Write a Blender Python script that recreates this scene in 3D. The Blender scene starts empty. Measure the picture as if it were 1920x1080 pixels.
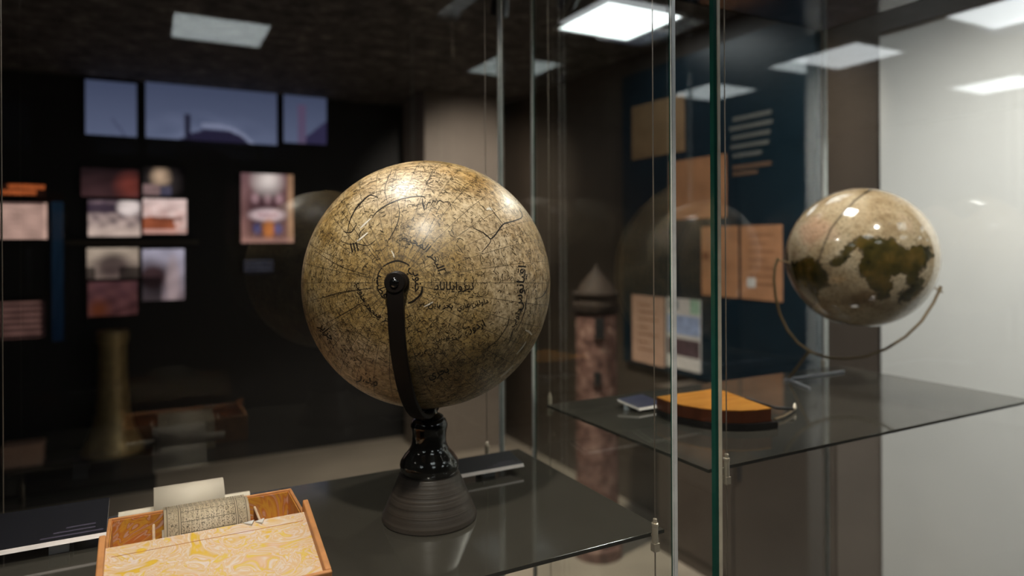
import bpy, math, random
from mathutils import Vector, Matrix

# ------------------------------------------------------------------ camera, world, exposure
EYE = 1.5                       # camera height over the floor
YAW = math.radians(28.0)        # camera looks 28 degrees to the right of the cases' depth axis
F, CX, CY = 1284.0, 960.0, 454.0
ROLL = math.radians(0.30)
scene = bpy.context.scene
col = scene.collection
cam_data = bpy.data.cameras.new('camera')
cam = bpy.data.objects.new('camera', cam_data)
col.objects.link(cam)
scene.camera = cam
cam_data.sensor_fit = 'HORIZONTAL'
cam_data.sensor_width = 36.0
cam_data.lens = F * 36.0 / 1920.0
cam_data.shift_y = -(540.0 - CY) / 1920.0
cam_data.clip_start = 0.02
cam_data.clip_end = 100
cam_data.dof.use_dof = True
cam_data.dof.focus_distance = 0.865
cam_data.dof.aperture_fstop = 2.5
_fw = Vector((math.sin(YAW), math.cos(YAW), 0))
_rt = Vector((math.cos(YAW), -math.sin(YAW), 0))
_up = Vector((0, 0, 1))
_cr = math.cos(ROLL) * _rt - math.sin(ROLL) * _up      # camera axes with the slight roll
_cu = math.sin(ROLL) * _rt + math.cos(ROLL) * _up
cam.matrix_world = Matrix(((_cr.x, _cu.x, -_fw.x, 0), (_cr.y, _cu.y, -_fw.y, 0), (_cr.z, _cu.z, -_fw.z, EYE), (0, 0, 0, 1)))
world = bpy.data.worlds.new('world')
scene.world = world
world.use_nodes = True
world.node_tree.nodes['Background'].inputs['Color'].default_value = (0.55, 0.6, 0.7, 1)
world.node_tree.nodes['Background'].inputs['Strength'].default_value = 0.02
scene.view_settings.view_transform = 'Standard'
scene.view_settings.look = 'None'
scene.view_settings.exposure = 0.0
scene.view_settings.gamma = 1.0
scene.view_settings.use_curve_mapping = False
scene.cycles.transparent_max_bounces = 32
scene.cycles.max_bounces = 8
scene.cycles.glossy_bounces = 6
scene.cycles.diffuse_bounces = 4

PANEL_L = 3.6        # radiance of the ceiling light panels
CASE_L = 58.0        # radiance of the light set in each case roof

# ------------------------------------------------------------------ measuring helpers
def ray(x, y):
    return _fw + ((x - CX) / F) * _cr + ((CY - y) / F) * _cu
def at_d(x, y, d):                      # point of the plane depth = d
    r = ray(x, y); return Vector((0, 0, EYE)) + r * (d / r.y)
def at_r(x, y, rr):                     # point of the plane right = rr
    r = ray(x, y); return Vector((0, 0, EYE)) + r * (rr / r.x)
def at_z(x, y, z):                      # point of the plane height = z
    r = ray(x, y); return Vector((0, 0, EYE)) + r * ((z - EYE) / r.z)
def at_t(x, y, t):
    return Vector((0, 0, EYE)) + ray(x, y) * t
def on_ball(x, y, c, r, lift=0.0):
    d = ray(x, y).normalized(); o = Vector((0, 0, EYE)) - c
    b = d.dot(o); q = b * b - (o.dot(o) - r * r)
    if q < 0: return None
    p = o + d * (-b - math.sqrt(q))
    return c + p * ((r + lift) / r)

# ------------------------------------------------------------------ materials
def new_mat(name):
    m = bpy.data.materials.new(name); m.use_nodes = True
    nt = m.node_tree; nt.nodes.clear()
    out = nt.nodes.new('ShaderNodeOutputMaterial')
    return m, nt, out
def N(nt, kind, **kw):
    n = nt.nodes.new(kind)
    for k, v in kw.items():
        if k.startswith('_'): setattr(n, k[1:], v)
        else:
            key = k.replace('__', ' ')
            n.inputs[key].default_value = v
    return n
def L(nt, a, b): nt.links.new(a, b)
def V4(c): return (c[0], c[1], c[2], 1.0)
def math_node(nt, op, a, b=None, clamp=False):
    n = nt.nodes.new('ShaderNodeMath'); n.operation = op; n.use_clamp = clamp
    for i, v in enumerate((a, b)):
        if v is None: continue
        if isinstance(v, (int, float)): n.inputs[i].default_value = v
        else: nt.links.new(v, n.inputs[i])
    return n.outputs[0]
def mix_col(nt, fac, a, b, mode='MIX'):
    n = nt.nodes.new('ShaderNodeMix'); n.data_type = 'RGBA'; n.blend_type = mode; n.clamp_factor = True
    for i, v in ((0, fac), (6, a), (7, b)):
        if isinstance(v, (int, float)): n.inputs[i].default_value = v
        elif isinstance(v, tuple): n.inputs[i].default_value = V4(v)
        else: nt.links.new(v, n.inputs[i])
    return n.outputs[2]
def ramp(nt, fac, stops, interp='LINEAR'):
    n = nt.nodes.new('ShaderNodeValToRGB'); n.color_ramp.interpolation = interp
    e = n.color_ramp.elements
    while len(e) < len(stops): e.new(0.5)
    for k, (p, c) in enumerate(stops):
        e[k].position = p; e[k].color = V4(c) if isinstance(c, tuple) else (c, c, c, 1)
    L(nt, fac, n.inputs[0]); return n.outputs[0]
def noise(nt, vec, scale, detail=4, rough=0.55, dist=0.0):
    n = nt.nodes.new('ShaderNodeTexNoise')
    n.inputs['Scale'].default_value = scale; n.inputs['Detail'].default_value = detail
    n.inputs['Roughness'].default_value = rough; n.inputs['Distortion'].default_value = dist
    if vec is not None: L(nt, vec, n.inputs['Vector'])
    return n.outputs['Fac']
def obj_co(nt): return nt.nodes.new('ShaderNodeTexCoord').outputs['Object']
def bump(nt, h, strength=0.3, dist=0.001):
    b = nt.nodes.new('ShaderNodeBump'); b.inputs['Strength'].default_value = strength; b.inputs['Distance'].default_value = dist
    L(nt, h, b.inputs['Height']); return b.outputs['Normal']
def plain(name, c, rough=0.5, metal=0.0, spec=0.5, vary=0.12, scale=40.0, coat=0.0, bmp=0.0):
    m, nt, out = new_mat(name)
    p = N(nt, 'ShaderNodeBsdfPrincipled', Roughness=rough, Metallic=metal)
    p.inputs['Specular IOR Level'].default_value = spec
    p.inputs['Coat Weight'].default_value = coat; p.inputs['Coat Roughness'].default_value = 0.08
    f = noise(nt, obj_co(nt), scale, 5)
    lo = tuple(x * (1 - vary) for x in c); hi = tuple(min(1, x * (1 + vary)) for x in c)
    L(nt, ramp(nt, f, [(0.3, lo), (0.7, hi)]), p.inputs['Base Color'])
    if bmp: L(nt, bump(nt, f, bmp, 0.002), p.inputs['Normal'])
    L(nt, p.outputs[0], out.inputs[0]); return m
def glow(name, c, s):
    m, nt, out = new_mat(name)
    e = N(nt, 'ShaderNodeEmission', Color=V4(c), Strength=s); L(nt, e.outputs[0], out.inputs[0]); return m

def glass_mat(name, tint):
    m, nt, out = new_mat(name)                       # clear sheet: Schlick reflection over a tinted see-through
    lw = N(nt, 'ShaderNodeLayerWeight', Blend=0.5)
    f5 = math_node(nt, 'POWER', lw.outputs['Facing'], 5.0)
    fr = math_node(nt, 'MULTIPLY_ADD', f5, 0.94); fr.node.inputs[2].default_value = 0.045
    t = N(nt, 'ShaderNodeBsdfTransparent', Color=V4(tint))
    g = N(nt, 'ShaderNodeBsdfGlossy', Color=(1, 1, 1, 1), Roughness=0.0)
    mx = nt.nodes.new('ShaderNodeMixShader')
    L(nt, fr, mx.inputs[0]); L(nt, t.outputs[0], mx.inputs[1]); L(nt, g.outputs[0], mx.inputs[2])
    L(nt, mx.outputs[0], out.inputs[0]); return m

M = {}
M['glass'] = glass_mat('clear_case_glass', (0.985, 0.995, 0.99))
M['glass_edge'] = plain('green_glass_edge', (0.012, 0.075, 0.055), 0.12, spec=0.6)
M['aluminium'] = plain('satin_aluminium', (0.80, 0.81, 0.79), 0.30, metal=0.25)
M['seal'] = plain('pale_seal_strip', (0.66, 0.60, 0.46), 0.4)
M['dark_metal'] = plain('dark_frame_metal', (0.02, 0.022, 0.026), 0.35)
M['steel'] = plain('steel_cable', (0.34, 0.29, 0.24), 0.35, metal=0.8)
M['brass_fit'] = plain('nickel_fitting', (0.72, 0.63, 0.50), 0.25, metal=0.6)
M['arm'] = plain('blackened_arm', (0.007, 0.0045, 0.0035), 0.5, spec=0.22)
M['turned_black'] = plain('black_lacquered_wood', (0.004, 0.004, 0.004), 0.12, coat=0.6)
M['white_edge'] = plain('white_card_edge', (0.85, 0.77, 0.74), 0.5)
M['label_face'] = plain('printed_label_black', (0.008, 0.008, 0.012), 0.5, spec=0.3)
M['label_ink'] = plain('label_lettering', (0.06, 0.05, 0.08), 0.5)
M['label_blue'] = plain('printed_label_blue', (0.035, 0.035, 0.075), 0.35)
M['acrylic'] = plain('frosted_acrylic', (0.42, 0.45, 0.5), 0.3)
M['leather'] = plain('tan_leather', (0.60, 0.26, 0.09), 0.5, vary=0.18, scale=60)
M['rod'] = plain('pale_wood_rod', (0.66, 0.58, 0.46), 0.5)
M['peg'] = plain('ivory_peg', (0.75, 0.55, 0.38), 0.4)
M['white_wall'] = plain('white_wall_paint', (0.74, 0.73, 0.70), 0.35, vary=0.03, scale=3)
M['brown_wall'] = plain('brown_wall_paint', (0.085, 0.066, 0.052), 0.45, vary=0.10, scale=4)
M['black_wall'] = plain('black_wall_paint', (0.010, 0.009, 0.010), 0.6, vary=0.2, scale=6)
M['taupe_wall'] = plain('taupe_paint', (0.20, 0.165, 0.14), 0.6, vary=0.06, scale=5)
M['floor'] = plain('polished_screed_floor', (0.40, 0.34, 0.28), 0.35, vary=0.16, scale=2.2)
M['teal'] = plain('teal_panel_paint', (0.007, 0.020, 0.031), 0.35, vary=0.15, scale=8)
M['paper'] = plain('aged_paper', (0.50, 0.24, 0.12), 0.55, vary=0.18, scale=9)
M['paper_tan'] = plain('tan_paper', (0.28, 0.17, 0.09), 0.55, vary=0.18, scale=9)
M['paper_pink'] = plain('pale_pink_paper', (0.62, 0.38, 0.28), 0.55, vary=0.10, scale=9)
M['paper_ink'] = plain('faded_ink', (0.26, 0.11, 0.055), 0.6)
M['paper_white'] = plain('white_paper_patch', (0.70, 0.66, 0.62), 0.6)
M['wall_text'] = plain('pale_wall_lettering', (0.13, 0.135, 0.13), 0.5)
M['wall_text_tan'] = plain('tan_wall_lettering', (0.15, 0.09, 0.06), 0.5)
M['brass_mount'] = plain('bronzed_mount', (0.26, 0.19, 0.11), 0.35, metal=0.6)
M['bronze'] = plain('aged_bronze', (0.36, 0.27, 0.13), 0.4, metal=0.4, vary=0.35, scale=14)
M['red_wood'] = plain('red_brown_wood', (0.085, 0.022, 0.008), 0.3, vary=0.25, scale=30)
M['black_wood'] = plain('black_wood', (0.012, 0.011, 0.011), 0.3)
M['fixture'] = plain('white_light_frame', (0.7, 0.7, 0.7), 0.5)
M['roof_stone'] = plain('brown_tower_roof', (0.026, 0.014, 0.009), 0.8, vary=0.5, scale=25)
M['panel_light'] = glow('light_diffuser', (0.93, 0.98, 1.0), PANEL_L)
M['case_light'] = glow('case_light_diffuser', (1.0, 0.95, 0.88), CASE_L)

def shelf_mat():
    m, nt, out = new_mat('grey_lacquered_glass_shelf')
    p = N(nt, 'ShaderNodeBsdfPrincipled', Roughness=0.07)
    p.inputs['Base Color'].default_value = (0.060, 0.055, 0.045, 1); p.inputs['Specular IOR Level'].default_value = 0.75
    f = noise(nt, obj_co(nt), 9, 4); L(nt, ramp(nt, f, [(0.3, 0.05), (0.7, 0.10)]), p.inputs['Roughness'])
    L(nt, p.outputs[0], out.inputs[0]); return m
M['shelf'] = shelf_mat()
M['shelf_edge'] = plain('shelf_polished_edge', (0.030, 0.030, 0.026), 0.12)

def ceiling_mat():
    m, nt, out = new_mat('dark_rough_sprayed_ceiling')
    p = N(nt, 'ShaderNodeBsdfPrincipled', Roughness=0.8)
    co = obj_co(nt); f = noise(nt, co, 9, 8, 0.72)
    L(nt, ramp(nt, f, [(0.38, (0.025, 0.021, 0.019)), (0.55, (0.10, 0.088, 0.080)), (0.70, (0.32, 0.29, 0.27))]), p.inputs['Base Color'])
    L(nt, bump(nt, f, 0.9, 0.03), p.inputs['Normal']); L(nt, p.outputs[0], out.inputs[0]); return m
M['ceiling'] = ceiling_mat()

def marble_mat(name, stops, scale):
    m, nt, out = new_mat(name)
    p = N(nt, 'ShaderNodeBsdfPrincipled', Roughness=0.32)
    co = obj_co(nt)
    mp = N(nt, 'ShaderNodeMapping'); mp.inputs['Scale'].default_value = (scale, scale * 1.5, scale); mp.inputs['Rotation'].default_value = (0, 0, 0.7)
    L(nt, co, mp.inputs['Vector'])
    nz = nt.nodes.new('ShaderNodeTexNoise'); nz.inputs['Scale'].default_value = 1.0; nz.inputs['Detail'].default_value = 2.0; nz.inputs['Distortion'].default_value = 1.6
    L(nt, mp.outputs[0], nz.inputs['Vector'])
    w = nt.nodes.new('ShaderNodeTexNoise'); w.inputs['Scale'].default_value = 5.0; w.inputs['Detail'].default_value = 1.2; w.inputs['Distortion'].default_value = 0.6
    mp2 = N(nt, 'ShaderNodeMapping'); mp2.inputs['Scale'].default_value = (1.0, 0.45, 1.0)
    L(nt, nz.outputs['Color'], mp2.inputs['Vector']); L(nt, mp2.outputs[0], w.inputs['Vector'])
    L(nt, ramp(nt, w.outputs['Fac'], stops), p.inputs['Base Color'])
    L(nt, p.outputs[0], out.inputs[0]); return m
M['marble'] = marble_mat('marbled_paper', [(0.30, (0.739, 0.464, 0.042)), (0.35, (0.722, 0.482, 0.252)), (0.40, (0.739, 0.533, 0.319)), (0.43, (0.757, 0.636, 0.571)), (0.46, (0.739, 0.516, 0.302)), (0.50, (0.722, 0.464, 0.235)), (0.525, (0.757, 0.619, 0.538)), (0.55, (0.739, 0.447, 0.252)), (0.575, (0.757, 0.533, 0.059)), (0.60, (0.739, 0.516, 0.336)), (0.64, (0.757, 0.654, 0.605)), (0.70, (0.722, 0.482, 0.370))], 13)
M['marble_dark'] = marble_mat('marbled_lining', [(0.30, (0.46, 0.16, 0.03)), (0.42, (0.56, 0.20, 0.05)), (0.47, (0.62, 0.40, 0.30)), (0.50, (0.52, 0.18, 0.04)), (0.58, (0.66, 0.36, 0.05)), (0.62, (0.52, 0.19, 0.05)), (0.67, (0.60, 0.42, 0.36)), (0.74, (0.50, 0.18, 0.04))], 16)

def stand_mat():
    m, nt, out = new_mat('turned_grey_brown_base')
    p = N(nt, 'ShaderNodeBsdfPrincipled', Roughness=0.38)
    co = obj_co(nt); sp = N(nt, 'ShaderNodeSeparateXYZ'); L(nt, co, sp.inputs[0])
    w = nt.nodes.new('ShaderNodeTexNoise'); w.noise_dimensions = '1D'; w.inputs['Scale'].default_value = 190; w.inputs['Detail'].default_value = 3
    L(nt, sp.outputs['Z'], w.inputs['W'])
    L(nt, ramp(nt, w.outputs['Fac'], [(0.3, (0.032, 0.025, 0.020)), (0.7, (0.078, 0.063, 0.052))]), p.inputs['Base Color'])
    L(nt, bump(nt, w.outputs['Fac'], 0.5, 0.0012), p.inputs['Normal'])
    L(nt, p.outputs[0], out.inputs[0]); return m
M['turned_base'] = stand_mat()

def globe_mat(dirs):
    """Varnished, ink-covered old paper; the local z axis is the pole that faces the front."""
    m, nt, out = new_mat('varnished_antique_map_paper')
    p = N(nt, 'ShaderNodeBsdfPrincipled', Roughness=0.30)
    p.inputs['Specular IOR Level'].default_value = 0.5; p.inputs['Coat Weight'].default_value = 0.30; p.inputs['Coat Roughness'].default_value = 0.30
    co = obj_co(nt)
    nv = N(nt, 'ShaderNodeVectorMath', _operation='NORMALIZE'); L(nt, co, nv.inputs[0]); v = nv.outputs[0]
    sp = N(nt, 'ShaderNodeSeparateXYZ'); L(nt, v, sp.inputs[0])
    th = math_node(nt, 'ARCCOSINE', sp.outputs['Z'])
    ph = math_node(nt, 'ARCTAN2', sp.outputs['Y'], sp.outputs['X'])
    sth = math_node(nt, 'SINE', th)
    def near(dd, lo, hi):                    # 1 close to the direction, 0 away from it, ragged border
        n = N(nt, 'ShaderNodeVectorMath', _operation='DOT_PRODUCT'); L(nt, v, n.inputs[0]); n.inputs[1].default_value = tuple(dd)
        rag = math_node(nt, 'ADD', n.outputs['Value'], math_node(nt, 'MULTIPLY', math_node(nt, 'SUBTRACT', noise(nt, v, 5, 4, 0.6), 0.5), 0.22))
        return ramp(nt, rag, [(lo, 0.0), (hi, 1.0)])
    def near_any(lst, lo, hi):
        r = near(lst[0], lo, hi)
        for q in lst[1:]: r = math_node(nt, 'MAXIMUM', r, near(q, lo, hi))
        return r
    brown = near_any(dirs['brown'], 0.82, 0.95); pale = near_any(dirs['pale'], 0.88, 0.97); orange = near_any(dirs['orange'], 0.955, 0.99)
    # paper tone: beige to olive brown in big blotches
    big = noise(nt, v, 2.6, 6, 0.65, 0.4)
    fine = noise(nt, v, 26, 7, 0.78)
    base = ramp(nt, big, [(0.34, (0.34, 0.21, 0.065)), (0.45, (0.54, 0.38, 0.165)), (0.55, (0.66, 0.51, 0.29)), (0.70, (0.74, 0.62, 0.43))])
    base = mix_col(nt, math_node(nt, 'MULTIPLY', brown, 0.6), base, (0.44, 0.285, 0.095))
    base = mix_col(nt, math_node(nt, 'MULTIPLY', pale, 0.65), base, (0.74, 0.60, 0.43))
    base = mix_col(nt, 0.9, base, ramp(nt, fine, [(0.34, (0.16, 0.13, 0.09)), (0.46, (0.62, 0.58, 0.50)), (0.58, (0.98, 0.97, 0.94)), (0.70, (1.0, 1.0, 1.0))]), 'MULTIPLY')
    # streaks that run round the pole, stronger away from it
    cv = N(nt, 'ShaderNodeCombineXYZ'); L(nt, math_node(nt, 'MULTIPLY', ph, 5.0), cv.inputs[0]); L(nt, math_node(nt, 'MULTIPLY', th, 26.0), cv.inputs[1])
    st = noise(nt, cv.outputs[0], 1.0, 5, 0.6)
    stm = ramp(nt, th, [(0.75, 0.0), (1.0, 0.85)])
    base = mix_col(nt, stm, base, mix_col(nt, 1.0, base, ramp(nt, st, [(0.35, (0.62, 0.56, 0.46)), (0.60, (1.25, 1.2, 1.12))]), 'MULTIPLY'))
    # tiny handwriting: thin contour lines of noise, dense in some regions
    reg = math_node(nt, 'MAXIMUM', ramp(nt, noise(nt, v, 3.1, 3, 0.5), [(0.36, 0.35), (0.56, 1.0)]), brown)
    reg = math_node(nt, 'MULTIPLY', reg, math_node(nt, 'SUBTRACT', 1.0, math_node(nt, 'MULTIPLY', pale, 0.75)))
    def scribble(scale, width, dist):
        n = noise(nt, v, scale, 2.0, 0.55, dist)
        d = math_node(nt, 'ABSOLUTE', math_node(nt, 'SUBTRACT', n, 0.5))
        return ramp(nt, d, [(0.0, 1.0), (width, 0.0)])
    s1 = scribble(38, 0.034, 0.8); s2 = scribble(64, 0.05, 0.6)
    gate = ramp(nt, noise(nt, v, 17, 3, 0.6), [(0.46, 0.0), (0.54, 1.0)])
    ink = math_node(nt, 'MULTIPLY', math_node(nt, 'MAXIMUM', s1, math_node(nt, 'MULTIPLY', s2, gate)), reg)
    ink = math_node(nt, 'MULTIPLY', ink, 0.9)
    col1 = mix_col(nt, ink, base, (0.045, 0.032, 0.018))
    # graticule
    def lines(val, step, half):
        k = math_node(nt, 'DIVIDE', val, step)
        fr = math_node(nt, 'ABSOLUTE', math_node(nt, 'SUBTRACT', k, math_node(nt, 'ROUND', k)))
        return fr
    mer = math_node(nt, 'MULTIPLY', math_node(nt, 'MULTIPLY', lines(ph, math.radians(10), 0), math.radians(10)), sth)
    mer_i = ramp(nt, mer, [(0.0016, 1.0), (0.0036, 0.0)])
    mer_i = math_node(nt, 'MULTIPLY', mer_i, math_node(nt, 'GREATER_THAN', th, math.radians(5)))
    par = math_node(nt, 'MULTIPLY', lines(math_node(nt, 'ADD', th, 0.0), math.radians(10), 0), math.radians(10))
    par_i = math_node(nt, 'MULTIPLY', ramp(nt, par, [(0.0012, 0.55), (0.0034, 0.0)]), math_node(nt, 'GREATER_THAN', th, math.radians(6)))
    ring = ramp(nt, math_node(nt, 'ABSOLUTE', math_node(nt, 'SUBTRACT', th, math.radians(10.4))), [(0.0018, 1.0), (0.0040, 0.0)])
    gr = math_node(nt, 'MAXIMUM', math_node(nt, 'MAXIMUM', mer_i, par_i), ring)
    gr = math_node(nt, 'MULTIPLY', gr, ramp(nt, noise(nt, v, 5, 3), [(0.32, 0.5), (0.55, 1.0)]))
    col2 = mix_col(nt, gr, col1, (0.06, 0.045, 0.028))
    # orange varnish stains and pale chips
    og = ramp(nt, noise(nt, v, 1.7, 4, 0.6, 0.8), [(0.62, 0.0), (0.70, 0.75)])
    og = math_node(nt, 'MAXIMUM', math_node(nt, 'MULTIPLY', og, 0.5), math_node(nt, 'MULTIPLY', orange, 0.75))
    col3 = mix_col(nt, math_node(nt, 'MULTIPLY', og, 0.8), col2, mix_col(nt, 0.6, (0.62, 0.33, 0.07), col2))
    ch = ramp(nt, noise(nt, v, 13, 5, 0.7, 1.2), [(0.735, 0.0), (0.75, 0.8)])
    col4 = mix_col(nt, ch, col3, (0.70, 0.66, 0.56))
    L(nt, col4, p.inputs['Base Color'])
    L(nt, ramp(nt, fine, [(0.3, 0.52), (0.7, 0.34)]), p.inputs['Roughness'])
    L(nt, bump(nt, fine, 0.22, 0.0012), p.inputs['Normal'])
    L(nt, p.outputs[0], out.inputs[0]); return m
M['ink'] = plain('black_globe_ink', (0.014, 0.011, 0.009), 0.35)
M['ink_soft'] = plain('brown_globe_ink', (0.035, 0.024, 0.012), 0.4)
M['chip'] = plain('bare_plaster_chip', (0.72, 0.66, 0.56), 0.6)

def globe2_mat():
    m, nt, out = new_mat('varnished_map_with_painted_land')
    p = N(nt, 'ShaderNodeBsdfPrincipled', Roughness=0.10)
    p.inputs['Coat Weight'].default_value = 0.5; p.inputs['Coat Roughness'].default_value = 0.05
    co = obj_co(nt); big = noise(nt, co, 14, 5, 0.6); fine = noise(nt, co, 160, 6, 0.75)
    sea = ramp(nt, big, [(0.30, (0.26, 0.17, 0.085)), (0.45, (0.52, 0.40, 0.25)), (0.68, (0.68, 0.58, 0.42))])
    sea = mix_col(nt, ramp(nt, noise(nt, co, 6.5, 3), [(0.62, 0.0), (0.72, 0.55)]), sea, (0.62, 0.33, 0.22))
    sea = mix_col(nt, 0.8, sea, ramp(nt, fine, [(0.34, (0.28, 0.24, 0.18)), (0.5, (0.85, 0.83, 0.8)), (0.66, (1, 1, 1))]), 'MULTIPLY')
    land = ramp(nt, noise(nt, co, 24, 5, 0.65), [(0.34, (0.022, 0.020, 0.006)), (0.50, (0.070, 0.056, 0.014)), (0.64, (0.15, 0.095, 0.022)), (0.74, (0.30, 0.21, 0.10))])
    at = nt.nodes.new('ShaderNodeAttribute'); at.attribute_name = 'land'
    sp = N(nt, 'ShaderNodeSeparateColor'); L(nt, at.outputs['Color'], sp.inputs[0])
    edge = math_node(nt, 'ADD', sp.outputs[0], math_node(nt, 'MULTIPLY', math_node(nt, 'SUBTRACT', noise(nt, co, 60, 6, 0.72), 0.5), 2.3))
    c = mix_col(nt, ramp(nt, edge, [(0.46, 0.0), (0.54, 1.0)]), sea, land)
    coast = ramp(nt, math_node(nt, 'ABSOLUTE', math_node(nt, 'SUBTRACT', edge, 0.44)), [(0.03, 0.85), (0.12, 0.0)])
    c = mix_col(nt, coast, c, (0.035, 0.026, 0.014))
    c = mix_col(nt, sp.outputs[1], c, (0.05, 0.040, 0.026))
    L(nt, c, p.inputs['Base Color']); L(nt, p.outputs[0], out.inputs[0]); return m
M['globe2'] = globe2_mat()

def scroll_mat():
    """Aged paper; uv: u along the width (0-1), v along the length in strip widths. Ruled columns of small script."""
    m, nt, out = new_mat('written_scroll_paper')
    p = N(nt, 'ShaderNodeBsdfPrincipled', Roughness=0.6)
    uv = nt.nodes.new('ShaderNodeTexCoord').outputs['UV']
    sp = N(nt, 'ShaderNodeSeparateXYZ'); L(nt, uv, sp.inputs[0]); u, v = sp.outputs[0], sp.outputs[1]
    paper = ramp(nt, noise(nt, uv, 5, 5, 0.6), [(0.3, (0.54, 0.42, 0.27)), (0.7, (0.68, 0.56, 0.40))])
    def rule(val, pos, w):
        return math_node(nt, 'LESS_THAN', math_node(nt, 'ABSOLUTE', math_node(nt, 'SUBTRACT', val, pos)), w)
    ink = rule(u, 0.035, 0.0045)
    for pos in (0.165, 0.190, 0.83, 0.855, 0.965):
        ink = math_node(nt, 'MAXIMUM', ink, rule(u, pos, 0.0045))
    for pos in (0.30, 0.44, 0.60, 0.76):
        ink = math_node(nt, 'MAXIMUM', ink, math_node(nt, 'MULTIPLY', rule(v, pos, 0.0045), math_node(nt, 'MULTIPLY', math_node(nt, 'GREATER_THAN', u, 0.19), math_node(nt, 'LESS_THAN', u, 0.83))))
    # small script inside the middle columns
    mp = N(nt, 'ShaderNodeMapping'); mp.inputs['Scale'].default_value = (95, 50, 1); L(nt, uv, mp.inputs['Vector'])
    sc = ramp(nt, noise(nt, mp.outputs[0], 1.0, 2, 0.6, 0.6), [(0.50, 0.0), (0.56, 1.0)])
    cols = math_node(nt, 'LESS_THAN', math_node(nt, 'ABSOLUTE', math_node(nt, 'SUBTRACT', math_node(nt, 'FRACT', math_node(nt, 'MULTIPLY', u, 17.0)), 0.5)), 0.40)
    mid = math_node(nt, 'MULTIPLY', math_node(nt, 'GREATER_THAN', u, 0.20), math_node(nt, 'LESS_THAN', u, 0.82))
    ink = math_node(nt, 'MAXIMUM', ink, math_node(nt, 'MULTIPLY', math_node(nt, 'MULTIPLY', sc, cols), mid))
    # larger script in the margins
    mp2 = N(nt, 'ShaderNodeMapping'); mp2.inputs['Scale'].default_value = (36, 26, 1); L(nt, uv, mp2.inputs['Vector'])
    s2 = ramp(nt, math_node(nt, 'ABSOLUTE', math_node(nt, 'SUBTRACT', noise(nt, mp2.outputs[0], 1.0, 1.5, 0.5, 0.8), 0.52)), [(0.015, 1.0), (0.04, 0.0)])
    mar = math_node(nt, 'MAXIMUM', math_node(nt, 'MULTIPLY', math_node(nt, 'GREATER_THAN', u, 0.05), math_node(nt, 'LESS_THAN', u, 0.155)), math_node(nt, 'MULTIPLY', math_node(nt, 'GREATER_THAN', u, 0.865), math_node(nt, 'LESS_THAN', u, 0.955)))
    ink = math_node(nt, 'MAXIMUM', ink, math_node(nt, 'MULTIPLY', s2, mar))
    L(nt, mix_col(nt, math_node(nt, 'MULTIPLY', ink, 0.85), paper, (0.06, 0.045, 0.03)), p.inputs['Base Color'])
    L(nt, p.outputs[0], out.inputs[0]); return m
M['scroll'] = scroll_mat()
M['scroll_back'] = plain('plain_scroll_paper', (0.60, 0.53, 0.43), 0.6, vary=0.05, scale=30)

def wood_top():
    m, nt, out = new_mat('orange_varnished_wood')
    p = N(nt, 'ShaderNodeBsdfPrincipled', Roughness=0.25)
    mp = N(nt, 'ShaderNodeMapping'); mp.inputs['Scale'].default_value = (8, 60, 8); L(nt, obj_co(nt), mp.inputs['Vector'])
    L(nt, ramp(nt, noise(nt, mp.outputs[0], 1.0, 5, 0.6, 0.6), [(0.3, (0.52, 0.19, 0.025)), (0.7, (0.74, 0.33, 0.055))]), p.inputs['Base Color'])
    L(nt, p.outputs[0], out.inputs[0]); return m
M['orange_wood'] = wood_top()

def tower_mat():
    m, nt, out = new_mat('pink_stone_masonry')
    p = N(nt, 'ShaderNodeBsdfPrincipled', Roughness=0.8)
    f = noise(nt, obj_co(nt), 18, 6, 0.7)
    L(nt, ramp(nt, f, [(0.35, (0.07, 0.03, 0.025)), (0.52, (0.21, 0.105, 0.085)), (0.70, (0.42, 0.26, 0.21))]), p.inputs['Base Color'])
    L(nt, bump(nt, f, 0.7, 0.01), p.inputs['Normal']); L(nt, p.outputs[0], out.inputs[0]); return m
M['tower'] = tower_mat()

def lit_picture_mat(name, strength):
    m, nt, out = new_mat(name)
    at = nt.nodes.new('ShaderNodeAttribute'); at.attribute_name = 'picture'
    e = N(nt, 'ShaderNodeEmission', Strength=strength); L(nt, at.outputs['Color'], e.inputs['Color'])
    L(nt, e.outputs[0], out.inputs[0]); return m
M['lit_picture'] = lit_picture_mat('emissive_photograph', 1.0)  # light falling on the wall pictures is put in as emission
M['screen'] = lit_picture_mat('projection_screen', 1.0)

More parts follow.
